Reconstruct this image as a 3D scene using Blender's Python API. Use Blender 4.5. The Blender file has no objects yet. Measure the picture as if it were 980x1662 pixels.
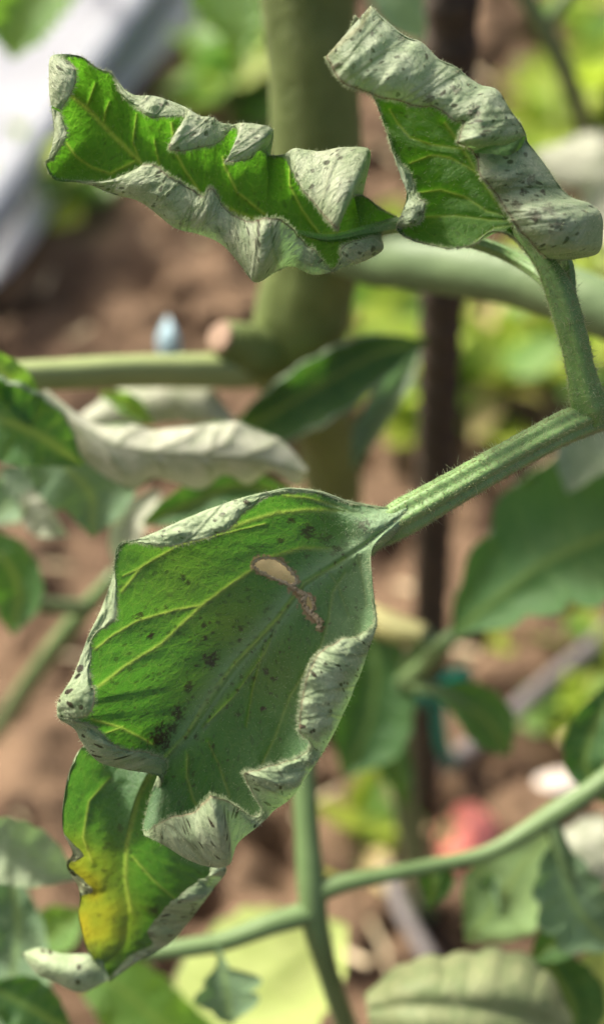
import bpy, math, random
import numpy as np
from mathutils import Vector
R_ = math.radians
random.seed(7); rng = np.random.default_rng(7)
sc = bpy.context.scene
COL = sc.collection

# ------------------------------------------------------------------ camera, light
CAM = np.array([0.0, 0.0, 0.60]); PITCH = 45.0; FPX = 2000.0
cX = np.array([1.0, 0, 0]); cF = np.array([0, math.cos(R_(PITCH)), -math.sin(R_(PITCH))])
cU = np.array([0, math.sin(R_(PITCH)), math.cos(R_(PITCH))])
cam = bpy.data.cameras.new('camera'); camo = bpy.data.objects.new('camera', cam); COL.objects.link(camo)
camo.location = CAM; camo.rotation_euler = (R_(90 - PITCH), 0, 0)
cam.sensor_fit = 'VERTICAL'; cam.sensor_height = 24.0; cam.lens = 12.0 / (831.0 / FPX)
cam.clip_start = 0.01; cam.clip_end = 3000
cam.dof.use_dof = True; cam.dof.focus_distance = 0.199; cam.dof.aperture_fstop = cam.lens / 5.6
cam.dof.aperture_blades = 0
sc.camera = camo
SUN = np.array([-0.58, 0.46, 0.70]); SUN = SUN / np.linalg.norm(SUN)      # direction towards the sun
w = bpy.data.worlds.new('World'); sc.world = w; w.use_nodes = True
nt = w.node_tree; bg = nt.nodes['Background']
sky = nt.nodes.new('ShaderNodeTexSky'); sky.sky_type = 'NISHITA'; sky.sun_disc = False
sky.sun_elevation = math.asin(SUN[2]); sky.sun_rotation = math.atan2(SUN[0], SUN[1])
sky.dust_density = 8.0; sky.air_density = 0.7; sky.ozone_density = 0.3
nt.links.new(sky.outputs[0], bg.inputs[0]); bg.inputs[1].default_value = 0.135
sl = bpy.data.lights.new('sun', 'SUN'); sl.energy = 3.7; sl.angle = R_(6.0); sl.color = (1.0, 0.95, 0.87)
so = bpy.data.objects.new('sun', sl); COL.objects.link(so)
so.rotation_euler = Vector(SUN).to_track_quat('Z', 'Y').to_euler(); so.location = (0, 0, 3)
sc.view_settings.view_transform = 'Standard'; sc.view_settings.look = 'None'
sc.view_settings.exposure = 0.9; sc.view_settings.gamma = 1.0
sc.render.engine = 'CYCLES'
sc.cycles.use_denoising = True
sc.cycles.max_bounces = 8; sc.cycles.transmission_bounces = 6

# ------------------------------------------------------------------ helpers
def P(px, py, z):
    """photo pixel + distance along the view axis (mm) -> world point (m)"""
    px = np.asarray(px, float); py = np.asarray(py, float); z = np.asarray(z, float) / 1000.0
    x = (px - 490.0) / FPX * z; y = (831.0 - py) / FPX * z
    return CAM + x[..., None] * cX + y[..., None] * cU + z[..., None] * cF

def ground_z(py):
    """distance along the axis (mm) at which the ground lies for a picture row"""
    k = (831.0 - py) / FPX
    d = cF[2] + k * cU[2]
    return -CAM[2] / d * 1000.0

def pchip(xs, ys, xq):
    xs = np.asarray(xs, float); ys = np.asarray(ys, float)
    one = ys.ndim == 1
    if one: ys = ys[:, None]
    h = np.diff(xs); d = np.diff(ys, axis=0) / h[:, None]
    m = np.zeros_like(ys)
    if len(xs) == 2: m[:] = d[0]
    else:
        m[1:-1] = (d[:-1] * h[1:, None] + d[1:] * h[:-1, None]) / (h[1:] + h[:-1])[:, None]
        m[0] = d[0]; m[-1] = d[-1]
        lim = 2.5 * np.minimum(np.abs(d[:-1]), np.abs(d[1:])) + 0.15 * np.maximum(np.abs(d[:-1]), np.abs(d[1:]))
        m[1:-1] = np.clip(m[1:-1], -lim, lim)
    i = np.clip(np.searchsorted(xs, xq, side='right') - 1, 0, len(xs) - 2)
    t = ((xq - xs[i]) / h[i])[:, None]; hh = h[i][:, None]
    r = ((2*t**3 - 3*t**2 + 1) * ys[i] + (t**3 - 2*t**2 + t) * hh * m[i]
         + (-2*t**3 + 3*t**2) * ys[i+1] + (t**3 - t**2) * hh * m[i+1])
    return r[:, 0] if one else r

def catmull(pts, n):
    """smooth polyline through pts, n samples, even in chord length"""
    pts = np.asarray(pts, float)
    s = np.r_[0, np.cumsum(np.linalg.norm(np.diff(pts, axis=0), axis=1) + 1e-9)]
    return pchip(s, pts, np.linspace(0, s[-1], n))

def vnoise(x, y, seed):
    r = np.random.default_rng(seed); g = r.random((256, 256))
    xi = np.floor(x).astype(int); yi = np.floor(y).astype(int); fx = x - xi; fy = y - yi
    fx = fx*fx*(3-2*fx); fy = fy*fy*(3-2*fy)
    a = g[xi % 256, yi % 256]; b = g[(xi+1) % 256, yi % 256]; c = g[xi % 256, (yi+1) % 256]; d = g[(xi+1) % 256, (yi+1) % 256]
    return (a*(1-fx)+b*fx)*(1-fy) + (c*(1-fx)+d*fx)*fy - 0.5

ORIG = {}
def thing(name, label, cat, loc, group=None):
    o = bpy.data.objects.new(name, None); COL.objects.link(o)
    o.location = loc; o['label'] = label; o['category'] = cat; o.empty_display_size = 0.02
    if group: o['group'] = group
    ORIG[o.name] = np.array(loc, float)
    return o

def make(name, V, F, mat, parent=None, attrs=None, smooth=True, kind=None, origin=None):
    V = np.asarray(V, float)
    org = np.zeros(3)
    if parent is not None: org = ORIG[parent.name]
    elif origin is not None: org = np.asarray(origin, float)
    me = bpy.data.meshes.new(name)
    me.from_pydata((V - org).tolist(), [], F if isinstance(F, list) else F.tolist())
    if smooth: me.polygons.foreach_set('use_smooth', [True] * len(me.polygons))
    for k, a in (attrs or {}).items():
        a = np.asarray(a, np.float32)
        if a.ndim == 1:
            at = me.attributes.new(k, 'FLOAT', 'POINT'); at.data.foreach_set('value', a)
        else:
            at = me.attributes.new(k, 'FLOAT_VECTOR', 'POINT'); at.data.foreach_set('vector', a.ravel())
    me.materials.append(mat); me.update()
    o = bpy.data.objects.new(name, me); COL.objects.link(o)
    if parent is not None: o.parent = parent
    else: o.location = org
    ORIG[o.name] = org
    if kind: o['kind'] = kind
    return o

def grid_faces(nr, nc, off=0):
    i = np.arange(nr - 1)[:, None] * nc + np.arange(nc - 1)[None, :] + off
    return np.stack([i, i + 1, i + nc + 1, i + nc], -1).reshape(-1, 4)

def tube(path, rad, nseg=20, nlen=None, ribs=0, ribamp=0.0, caps=True, squash=None, bump=0, seed=1):
    """tube along world path (k,3), radii (k,) in m -> V, F, centre line info"""
    path = np.asarray(path, float); rad = np.asarray(rad, float)
    k = nlen or max(12, 8 * len(path))
    both = catmull(np.c_[path, rad * 1.0], k); C = both[:, :3]; r = both[:, 3]
    T = np.gradient(C, axis=0); T /= np.linalg.norm(T, axis=1)[:, None]
    nrm = np.zeros_like(T); up = -cF
    a = up - T[0] * np.dot(up, T[0]); a /= np.linalg.norm(a)
    for i in range(k):
        a = a - T[i] * np.dot(a, T[i]); a /= np.linalg.norm(a); nrm[i] = a
    B = np.cross(T, nrm)
    th = np.linspace(0, 2*np.pi, nseg, endpoint=False)
    rr = r[:, None] * (1 + ribamp * np.cos(ribs * th)[None, :])
    if bump:
        L = np.arange(k)[:, None] * 0.35 + 0 * th[None, :]
        rr = rr * (1 + bump * (vnoise(L, np.cos(th)[None, :] * 3 + 20 + 0*L, seed) + vnoise(L*2.7, np.sin(th)[None, :] * 6 + 40 + 0*L, seed + 1) * .6))
    V = C[:, None, :] + rr[..., None] * (np.cos(th)[None, :, None] * nrm[:, None, :] + np.sin(th)[None, :, None] * B[:, None, :])
    V = V.reshape(-1, 3)
    i = np.arange(k - 1)[:, None] * nseg; j = np.arange(nseg)[None, :]; j2 = (j + 1) % nseg
    F = np.stack([i + j, i + j2, i + nseg + j2, i + nseg + j], -1).reshape(-1, 4).tolist()
    if caps:
        F.append(list(range(nseg))[::-1]); F.append(list(range((k-1)*nseg, k*nseg)))
    N = (np.cos(th)[None, :, None] * nrm[:, None, :] + np.sin(th)[None, :, None] * B[:, None, :]) + 0 * V.reshape(k, nseg, 3)
    return V, F, N.reshape(-1, 3)

def join(parts):
    Vs, Fs, off = [], [], 0
    for V, F in parts:
        Vs.append(V); Fs += [[a + off for a in f] for f in (F if isinstance(F, list) else F.tolist())]; off += len(V)
    return np.concatenate(Vs), Fs

def hairs(pts, dirs, length, width, bend=0.35):
    """thin curved three-sided spikes: pts, dirs (n,3); returns V, F"""
    n = len(pts)
    d = dirs + rng.normal(0, bend, (n, 3)); d /= np.linalg.norm(d, axis=1)[:, None]
    L = (length * rng.uniform(0.45, 1.25, n))[:, None]
    a = np.cross(d, rng.normal(0, 1, (n, 3))); a /= np.linalg.norm(a, axis=1)[:, None]; b = np.cross(d, a)
    base = pts - d * 0.00005; mid = pts + d * L * .55 + a * L * .05; tip = pts + d * L + a * L * rng.uniform(-.1, .3, (n, 1))
    W = width * .5
    V = np.stack([base + a*W, base + (-.5*a + .87*b)*W, base + (-.5*a - .87*b)*W,
                  mid + a*W*.7, mid + (-.5*a + .87*b)*W*.7, mid + (-.5*a - .87*b)*W*.7, tip], 1).reshape(-1, 3)
    f = np.array([[0,1,4],[0,4,3],[1,2,5],[1,5,4],[2,0,3],[2,3,5],[3,4,6],[4,5,6],[5,3,6]])
    F = (np.arange(n)[:, None, None] * 7 + f[None]).reshape(-1, 3)
    return V, F

# ------------------------------------------------------------------ materials
class NT:
    def __init__(s, name):
        s.m = bpy.data.materials.new(name); s.m.use_nodes = True; s.t = s.m.node_tree; s.t.nodes.clear()
        s.out = s.n('ShaderNodeOutputMaterial')
    def n(s, typ, **kw):
        nd = s.t.nodes.new(typ)
        for k, v in kw.items(): setattr(nd, k, v)
        return nd
    def l(s, a, b): s.t.links.new(a, b)
    def val(s, sock, v):
        if hasattr(v, 'is_output'): s.l(v, sock)
        else: sock.default_value = v
    def math(s, op, a, b=0.0, c=0.0, clamp=False):
        nd = s.n('ShaderNodeMath', operation=op, use_clamp=clamp)
        s.val(nd.inputs[0], a); s.val(nd.inputs[1], b); s.val(nd.inputs[2], c); return nd.outputs[0]
    def mix(s, f, a, b, blend='MIX'):
        nd = s.n('ShaderNodeMix', data_type='RGBA', blend_type=blend); nd.clamp_factor = True
        s.val(nd.inputs[0], f)
        for q, v in ((6, a), (7, b)):
            if isinstance(v, tuple): nd.inputs[q].default_value = (*v, 1) if len(v) == 3 else v
            else: s.l(v, nd.inputs[q])
        return nd.outputs[2]
    def noise(s, vec, scale, detail=3, rough=.55):
        nd = s.n('ShaderNodeTexNoise'); s.l(vec, nd.inputs['Vector']); nd.inputs['Scale'].default_value = scale
        nd.inputs['Detail'].default_value = detail; nd.inputs['Roughness'].default_value = rough; return nd.outputs[0]
    def ramp(s, v, a, b):
        nd = s.n('ShaderNodeMapRange', clamp=True); s.l(v, nd.inputs[0]); nd.inputs[1].default_value = a; nd.inputs[2].default_value = b
        return nd.outputs[0]
    def attr(s, name): return s.n('ShaderNodeAttribute', attribute_name=name)

def leaf_mat(name, up, up2, und, und2, trans, tfac=0.4, speck=0.0, frost=0.0, bump=1.0, veinup=(.16, .27, .06), undvein=(.13, .16, .09),
             tveins=(.75, .95, .16), rimc=(.12, .07, .03)):
    g = NT(name)
    lc = g.attr('lc').outputs['Vector']
    vein = g.attr('vein').outputs['Fac']; spot = g.attr('spot').outputs['Fac']; yel = g.attr('yel').outputs['Fac']; rim = g.attr('rim').outputs['Fac']; pale = g.attr('pale').outputs['Fac']
    n1 = g.noise(lc, .13, 4); n2 = g.noise(lc, 1.1, 4); n3 = g.noise(lc, 4.5, 3, .7)
    vo = g.n('ShaderNodeTexVoronoi', feature='DISTANCE_TO_EDGE')
    dist = g.n('ShaderNodeVectorMath', operation='ADD'); g.l(lc, dist.inputs[0])
    nv = g.n('ShaderNodeTexNoise'); g.l(lc, nv.inputs['Vector']); nv.inputs['Scale'].default_value = .35
    sc_ = g.n('ShaderNodeVectorMath', operation='SCALE'); g.l(nv.outputs[1], sc_.inputs[0]); sc_.inputs['Scale'].default_value = 2.2
    g.l(sc_.outputs[0], dist.inputs[1]); g.l(dist.outputs[0], vo.inputs['Vector']); vo.inputs['Scale'].default_value = .42
    tert = g.math('SUBTRACT', 1.0, g.ramp(vo.outputs['Distance'], 0.0, .10), clamp=True)
    vo2 = g.n('ShaderNodeTexVoronoi', feature='DISTANCE_TO_EDGE'); g.l(dist.outputs[0], vo2.inputs['Vector']); vo2.inputs['Scale'].default_value = 1.25
    quat = g.math('SUBTRACT', 1.0, g.ramp(vo2.outputs['Distance'], 0.0, .14), clamp=True)
    # necrotic flecks: short dark dashes, clustered
    vs = g.n('ShaderNodeTexVoronoi'); mp = g.n('ShaderNodeMapping'); mp.inputs['Rotation'].default_value = (0, 0, .6); mp.inputs['Scale'].default_value = (.85, .7, 1)
    g.l(dist.outputs[0], mp.inputs[0]); g.l(mp.outputs[0], vs.inputs['Vector']); vs.inputs['Scale'].default_value = .95
    sepc = g.n('ShaderNodeSeparateColor'); g.l(vs.outputs['Color'], sepc.inputs[0])
    rad = g.math('MULTIPLY', g.math('POWER', sepc.outputs[0], 1.5), .46)
    dd = g.math('ADD', vs.outputs['Distance'], g.math('MULTIPLY', g.math('SUBTRACT', n3, .5), .28))
    cl = g.ramp(g.noise(lc, .16, 2), .33, .50)
    fleck = g.math('MULTIPLY', g.math('MULTIPLY', g.ramp(g.math('SUBTRACT', rad, dd), -.03, .06), cl), speck, clamp=True)
    nm = g.ramp(n1, .35, .65)
    cu = g.mix(nm, up, up2)
    cu = g.mix(g.math('MULTIPLY', g.ramp(n2, .45, .75), .25), cu, tuple(c * 1.6 + .01 for c in up2))
    cu = g.mix(g.math('MULTIPLY', tert, .16), cu, veinup)
    cu = g.mix(g.math('MULTIPLY', vein, .42), cu, veinup)
    if frost: cu = g.mix(g.math('MULTIPLY', g.ramp(n3, .42, .68), frost), cu, (.26, .37, .23))
    cu = g.mix(pale, cu, (.25, .38, .20))
    cu = g.mix(yel, cu, (.27, .26, .03))
    cd = g.mix(nm, und, und2)
    cd = g.mix(g.math('MULTIPLY', g.ramp(n3, .4, .7), .35), cd, tuple(min(.8, c * 1.35) for c in und2))
    cd = g.mix(g.math('MULTIPLY', g.ramp(g.noise(lc, .25, 3), .45, .62), .45), cd, tuple(a*.35 + b*.55 for a, b in zip(und, (.13, .24, .08))))
    cd = g.mix(g.math('MULTIPLY', tert, .30), cd, undvein)
    cd = g.mix(g.math('MULTIPLY', quat, .12), cd, undvein)
    cd = g.mix(g.math('MULTIPLY', vein, .65), cd, undvein)
    cd = g.mix(g.math('MULTIPLY', yel, .45), cd, (.30, .22, .08))
    geo = g.n('ShaderNodeNewGeometry')
    c = g.mix(geo.outputs['Backfacing'], cu, cd)
    dark = (.035, .022, .015)
    c = g.mix(g.math('MULTIPLY', fleck, g.math('ADD', .12, g.math('MULTIPLY', geo.outputs['Backfacing'], .88))), c, dark)
    c = g.mix(spot, c, (.070, .043, .040))
    c = g.mix(rim, c, rimc)
    tc = g.mix(g.math('MULTIPLY', g.math('ADD', vein, g.math('MULTIPLY', tert, .15)), .48, clamp=True), trans, tveins)
    tc = g.mix(g.math('MULTIPLY', g.ramp(n2, .3, .7), .25), tc, tuple(x * .6 for x in trans))
    tc = g.mix(pale, tc, (.10, .20, .05))
    tc = g.mix(yel, tc, (.62, .55, .03))
    tc = g.mix(g.math('MAXIMUM', spot, g.math('MULTIPLY', fleck, .5)), tc, (.03, .02, .01))
    tc = g.mix(geo.outputs['Backfacing'], tc, g.mix(.68, tc, (und2[0]*.42, und2[1]*.62, und2[2]*.38)))
    tc = g.mix(rim, tc, tuple(x * .8 for x in rimc))
    hb = g.math('ADD', g.math('MULTIPLY', vein, -1.0), g.math('ADD', g.math('MULTIPLY', tert, -.15), g.math('ADD', g.math('MULTIPLY', n3, .35), g.math('MULTIPLY', quat, -.15))))
    hb = g.math('ADD', hb, g.math('ADD', g.math('MULTIPLY', spot, -.5), g.math('MULTIPLY', g.math('ADD', n2, g.math('MULTIPLY', g.noise(lc, .45, 2), 1.6)), 1.0)))
    bp = g.n('ShaderNodeBump'); bp.inputs['Strength'].default_value = .55 * bump; bp.inputs['Distance'].default_value = .00035
    g.l(hb, bp.inputs['Height'])
    pb = g.n('ShaderNodeBsdfPrincipled'); g.l(c, pb.inputs['Base Color']); pb.inputs['Roughness'].default_value = .52
    pb.inputs['Specular IOR Level'].default_value = .28
    pb.inputs['Sheen Weight'].default_value = .06; pb.inputs['Sheen Roughness'].default_value = .45
    g.l(bp.outputs[0], pb.inputs['Normal'])
    tr = g.n('ShaderNodeBsdfTranslucent'); g.l(tc, tr.inputs[0]); g.l(bp.outputs[0], tr.inputs['Normal'])
    ms = g.n('ShaderNodeMixShader'); ms.inputs[0].default_value = tfac
    g.l(pb.outputs[0], ms.inputs[1]); g.l(tr.outputs[0], ms.inputs[2]); g.l(ms.outputs[0], g.out.inputs[0])
    return g.m

def plain_mat(name, c1, c2, scale=40, rough=.6, bump=.3, bdist=.0006, c3=None, sheen=0.0, stretch=None, spec=.4, trans=None, tf=.3, metallic=0.0):
    g = NT(name)
    tcn = g.n('ShaderNodeTexCoord'); v = tcn.outputs['Object']
    if stretch:
        mp = g.n('ShaderNodeMapping'); mp.inputs['Scale'].default_value = stretch; g.l(v, mp.inputs[0]); v = mp.outputs[0]
    n1 = g.noise(v, scale, 4); n2 = g.noise(v, scale * 6, 4, .65)
    n4 = g.noise(v, 22, 3)
    c = g.mix(g.ramp(g.math('ADD', g.math('MULTIPLY', n1, .5), g.math('MULTIPLY', n4, .5)), .40, .60), c1, c2)
    if c3: c = g.mix(g.math('MULTIPLY', g.ramp(n2, .5, .7), .6), c, c3)
    pb = g.n('ShaderNodeBsdfPrincipled'); g.l(c, pb.inputs['Base Color']); pb.inputs['Roughness'].default_value = rough
    pb.inputs['Specular IOR Level'].default_value = spec; pb.inputs['Sheen Weight'].default_value = sheen; pb.inputs['Metallic'].default_value = metallic
    bp = g.n('ShaderNodeBump'); bp.inputs['Strength'].default_value = bump; bp.inputs['Distance'].default_value = bdist
    g.l(g.math('ADD', n1, g.math('MULTIPLY', n2, .5)), bp.inputs['Height']); g.l(bp.outputs[0], pb.inputs['Normal'])
    last = pb.outputs[0]
    if trans:
        tr = g.n('ShaderNodeBsdfTranslucent'); tr.inputs[0].default_value = (*trans, 1)
        ms = g.n('ShaderNodeMixShader'); ms.inputs[0].default_value = tf; g.l(last, ms.inputs[1]); g.l(tr.outputs[0], ms.inputs[2]); last = ms.outputs[0]
    g.l(last, g.out.inputs[0]); return g.m

M_A = leaf_mat('leaf_spotted', (.032, .088, .027), (.050, .122, .033), (.29, .38, .20), (.40, .48, .29), (.11, .36, .025), .29, speck=1.0, frost=.40, veinup=(.11, .19, .06), rimc=(.34, .25, .14))
M_B = leaf_mat('leaf_rolled', (.05, .105, .025), (.06, .13, .028), (.34, .42, .23), (.50, .55, .37), (.13, .42, .018), .40, speck=.8, frost=.06, undvein=(.12, .135, .09), bump=1.4)
M_C = leaf_mat('leaf_rolled_dark', (.045, .10, .022), (.055, .12, .025), (.31, .40, .225), (.44, .51, .335), (.12, .41, .015), .40, speck=.85, frost=.04)
M_G = leaf_mat('leaf_green', (.045, .115, .035), (.06, .14, .045), (.22, .30, .19), (.28, .35, .24), (.14, .38, .03), .35)
M_D = leaf_mat('leaf_deep_green', (.03, .085, .025), (.04, .10, .03), (.18, .26, .16), (.24, .31, .2), (.09, .28, .02), .3)
M_P = leaf_mat('leaf_pale_underside', (.10, .17, .07), (.12, .2, .08), (.44, .46, .33), (.52, .53, .40), (.45, .55, .25), .3, bump=.2, undvein=(.09, .10, .06))
M_Y = leaf_mat('leaf_yellow_green', (.38, .47, .14), (.45, .53, .18), (.40, .46, .26), (.45, .5, .3), (.40, .62, .07), .4)
M_PG = leaf_mat('leaf_pale_green_underside', (.10, .17, .07), (.12, .2, .08), (.21, .25, .11), (.33, .36, .18), (.25, .40, .12), .3, bump=.6, undvein=(.14, .19, .08))
M_L = leaf_mat('leaf_light_green', (.10, .21, .05), (.13, .25, .06), (.3, .38, .24), (.35, .42, .28), (.26, .55, .04), .42)
M_T = leaf_mat('leaf_dry_tan', (.40, .33, .15), (.46, .38, .18), (.46, .36, .18), (.55, .44, .24), (.5, .42, .15), .3, undvein=(.25, .18, .09))
M_LG = leaf_mat('leaf_soft_green', (.17, .27, .10), (.21, .32, .13), (.30, .38, .22), (.36, .43, .28), (.26, .46, .10), .36)
M_B2 = leaf_mat('leaf_grey_green', (.13, .215, .115), (.16, .25, .14), (.25, .33, .21), (.3, .38, .25), (.17, .36, .09), .3)
M_STEM = plain_mat('petiole_skin', (.13, .245, .065), (.175, .30, .095), 220, .5, .5, .0004, (.22, .29, .13), sheen=.08)
M_MAIN = plain_mat('main_stem_skin', (.085, .125, .022), (.14, .19, .045), 150, .65, .7, .0015, (.15, .19, .06), sheen=.03)
M_BR = plain_mat('branch_skin', (.12, .185, .075), (.15, .22, .09), 60, .55, .3, .0008, sheen=.03)
M_SH = plain_mat('shoot_skin', (.10, .17, .055), (.135, .21, .075), 80, .5, .3, .0006, sheen=.03)
M_STEM2 = plain_mat('stalk_skin', (.11, .225, .045), (.145, .27, .07), 220, .5, .5, .0004, (.17, .25, .09), sheen=.05)
M_HAIR = plain_mat('hair', (.42, .50, .28), (.52, .58, .38), 50, .5, 0, trans=(.6, .65, .45), tf=.45)
M_GLAND = plain_mat('gland', (.26, .32, .12), (.34, .38, .17), 400, .35, 0)

# ------------------------------------------------------------------ leaf loft
def pdist(X, Y, poly):
    """pixel distance to a polyline and position along it 0..1"""
    d = np.full(X.shape, 1e9); tt = np.zeros(X.shape)
    for k, ((x0, y0), (x1, y1)) in enumerate(zip(poly[:-1], poly[1:])):
        dx, dy = x1 - x0, y1 - y0; L2 = dx*dx + dy*dy + 1e-9
        t = np.clip(((X - x0) * dx + (Y - y0) * dy) / L2, 0, 1)
        q = np.hypot(X - x0 - t*dx, Y - y0 - t*dy)
        b = q < d; d = np.where(b, q, d); tt = np.where(b, (k + t) / (len(poly) - 1), tt)
    return d, tt

def inside(X, Y, poly):
    c = np.zeros(X.shape, bool); n = len(poly)
    for i in range(n):
        x0, y0 = poly[i]; x1, y1 = poly[(i+1) % n]
        if y0 == y1: continue
        k = ((y0 > Y) != (y1 > Y)) & (X < (x1 - x0) * (Y - y0) / (y1 - y0) + x0)
        c ^= k
    return c

def smooth01(x): x = np.clip(x, 0, 1); return x*x*(3-2*x)

def loft(M, L, Rr, z0, rows=260, nb=90, nr=46, cup=2.0, rollk=.5, up=True, veins=None, gen=None, wave=.35, seed=3, curl=0.0, vk=1.0, jit=1.0, ridge=None, cupbase=None, smo=0.0, crinkle=0.0, vw=1.0):
    """M: [(t,x,y,d)], L/Rr: [(t, Fx,Fy,d, Ex,Ey)] in photo pixels with depth offsets in mm about z0.
    A continuous blade from margin to margin: midrib -> fold -> rolled margin."""
    M = np.array(M, float); t1 = M[-1, 0]
    def half(S): S = np.array(S, float); return S[:, 0], S[:, 1:]
    tl, Ls = half(L); tr, Rs = half(Rr)
    tf = np.linspace(M[0, 0], t1, 6000)
    m = pchip(M[:, 0], M[:, 1:], tf); l = pchip(tl, Ls, tf); r = pchip(tr, Rs, tf)
    step = np.maximum.reduce([np.linalg.norm(np.diff(a[:, :2], axis=0), axis=1) for a in (m, l, r)] +
                             [np.linalg.norm(np.diff(a[:, 3:5], axis=0), axis=1) for a in (l, r)]) + 1e-4
    s = np.r_[0, np.cumsum(step)]
    idx = np.interp(np.linspace(0, s[-1], rows), s, tf)
    def at(a): return np.stack([np.interp(idx, tf, a[:, k]) for k in range(a.shape[1])], 1)
    m, l, r = at(m), at(l), at(r)
    if smo:
        ds = s[-1] / rows; kr = int(max(1, 3 * smo / ds)); kx = np.arange(-kr, kr + 1) * ds; kw = np.exp(-.5 * (kx / smo)**2); kw /= kw.sum()
        for h in (l, r):
            for c in range(h.shape[1]): h[:, c] = np.convolve(np.pad(h[:, c], kr, mode='edge'), kw, 'valid')
    pm = 10.0 * 200.0 / z0                    # pixels per mm at this distance
    sa = np.linspace(0, s[-1], rows)
    for h, o in ((l, 0), (r, 50)):
        on = np.minimum(1, np.linalg.norm(h[:, 0:2] - m[:, :2], axis=1) / 60)
        for c_, (k1, k2, am) in enumerate(((0, 1, .35), (3, 4, 2.0))):
            for kk in (k1, k2):
                h[:, kk] += jit * am * on * (1.3 * vnoise(sa / 17 + o + kk * 9.1, sa * 0 + seed, seed) + 1.0 * vnoise(sa / 6.5 + o + kk * 5.3, sa * 0 + seed + 3, seed + 1))
        h[:, 2] += jit * on * .9 * vnoise(sa / 60 + o, sa * 0 + 8 + seed, seed + 2)
    def side(h, sgn):
        F = h[:, 0:2]; dF = h[:, 2]; E = h[:, 3:5]
        Lr = np.linalg.norm(E - F, axis=1) / pm
        rr = rollk * Lr
        cf = cup if cupbase is None else cupbase + (cup - cupbase) * smooth01((idx - M[0, 0] - 30) / 90)
        cupv = cf * np.minimum(1, np.linalg.norm(F - m[:, :2], axis=1) / pm / 15.0)
        b = F - m[:, :2]
        ks = [(0.0, m[:, :2], m[:, 2]),
              (.18, m[:, :2] + .24*b, m[:, 2] + .18*(dF - m[:, 2]) + cupv*.8),
              (.38, m[:, :2] + .52*b, m[:, 2] + .42*(dF + rr*.8 - m[:, 2]) + cupv),
              (.58, m[:, :2] + .82*b, m[:, 2] + .75*(dF + rr*.8 - m[:, 2]) + cupv*.5),
              (.70, F, dF),
              (.80, F + .30*(E - F), dF - rr*.85),
              (.92, F + .76*(E - F), dF - rr*1.15),
              (1.0, E, dF - rr*(1.0 - curl))]
        vs = np.array([k[0] for k in ks])
        A = np.stack([np.c_[k[1], k[2]] for k in ks], 1)           # rows, 8, 3
        vq = np.r_[np.linspace(0, .70, nb)[1:], np.linspace(.70, 1, nr)[1:]]
        out = np.stack([pchip(vs, A[i], vq) for i in range(rows)], 0)
        return out, vq
    ol, vq = side(l, -1); orr, _ = side(r, 1)
    G = np.concatenate([ol[:, ::-1], m[:, None, :], orr], 1)           # rows, cols, 3
    v = np.r_[-vq[::-1], 0, vq]; nc = G.shape[1]
    V_ = np.broadcast_to(v, (rows, nc)); T_ = np.broadcast_to(idx[:, None], (rows, nc))
    X, Y = G[..., 0], G[..., 1]
    body = np.abs(V_) <= .705
    vein = np.zeros((rows, nc)); relief = np.zeros((rows, nc))
    if veins is not None:
        for poly, w0, w1 in veins:
            d, tt = pdist(X, Y, poly); ww = w0 + (w1 - w0) * tt
            vein = np.maximum(vein, np.where(body, np.exp(-(d / ww)**2), 0))
            relief = np.maximum(relief, np.where(body, np.exp(-(d / (ww*3.5))**2), 0))
    if gen is None: gen = np.arange(.12, 1.0, .105) + np.random.default_rng(seed).normal(0, .022, 9)
    tn = (T_ - M[0, 0]) / (t1 - M[0, 0]); av = np.abs(V_)
    lenp = s[-1] * .7
    wid = vw * pm * (200.0 / z0 + .5) * .5
    for k, g0 in enumerate(gen):
        for sg in (-1, 1):
            cc = g0 + (.012 if sg > 0 else -.012) + (.13 + .07*math.sin(k*3.7 + sg + seed)) * av**1.3 + .008*np.sin(av*9 + k*2)
            d = np.abs(tn - cc) * lenp
            vv = np.exp(-(d / (wid * (.75 - .35*av)))**2) * (np.sign(V_) == sg)
            use = ~body if veins is not None else np.ones_like(body)
            vein = np.maximum(vein, np.where(use, vv * .9 * vk, 0)); relief = np.maximum(relief, np.where(use, np.exp(-(d/(wid*2.5))**2)*(np.sign(V_) == sg), 0))
    if veins is None:
        d = np.hypot(X - m[:, None, 0], Y - m[:, None, 1])
        vein = np.maximum(vein, (1.0 if up else .3) * np.exp(-(d / (wid*1.6))**2) * (av < .2))
        relief = np.maximum(relief, (1.0 if up else .3) * np.exp(-(d / (wid*4))**2) * (av < .3))
    # lamina swells between the veins, margin wavers
    un = tn * 14; wv = vnoise(un + seed*7.3, V_ * 4 + 30, seed) * 1.0 + vnoise(un*3 + 3, V_ * 11 + 60, seed + 1) * .45
    Z = G[..., 2] + wave * wv * np.minimum(1, av*3) + (.7 if veins is not None else .35) * wave * vk * relief * (1 if up else -1) * (z0 / 200.0)
    if crinkle:
        sm = np.broadcast_to(np.linspace(0, s[-1], rows)[:, None], V_.shape)
        Z = Z + crinkle * smooth01((av - .62) / .12) * (vnoise(sm / 24 + av * 9, V_ * 13 + 11, seed + 5) + .35 * vnoise(sm / 9 - av * 11, V_ * 30 + 77, seed + 6))
    if ridge is not None:
        d, tt = pdist(X, Y, ridge)
        Z = Z + np.where(np.abs(V_) < .6, -.75*np.exp(-(d/13)**2) + .55*np.exp(-(d/4.5)**2), 0) * np.minimum(1, tt*6)
    Wp = P(X, Y, z0 + Z).reshape(-1, 3)
    Fq = grid_faces(rows, nc)
    if up: Fq = Fq[:, ::-1]
    # face orientation: upper side must look at the camera on the blade
    c0 = nc // 2; rq = rows // 2
    def fn(f):
        a, b, c, d = Wp[f]; return np.cross(c - a, d - b)
    k0 = [rq*(nc-1) + c0 + o for o in (-6, -3, 3, 6)]
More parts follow.
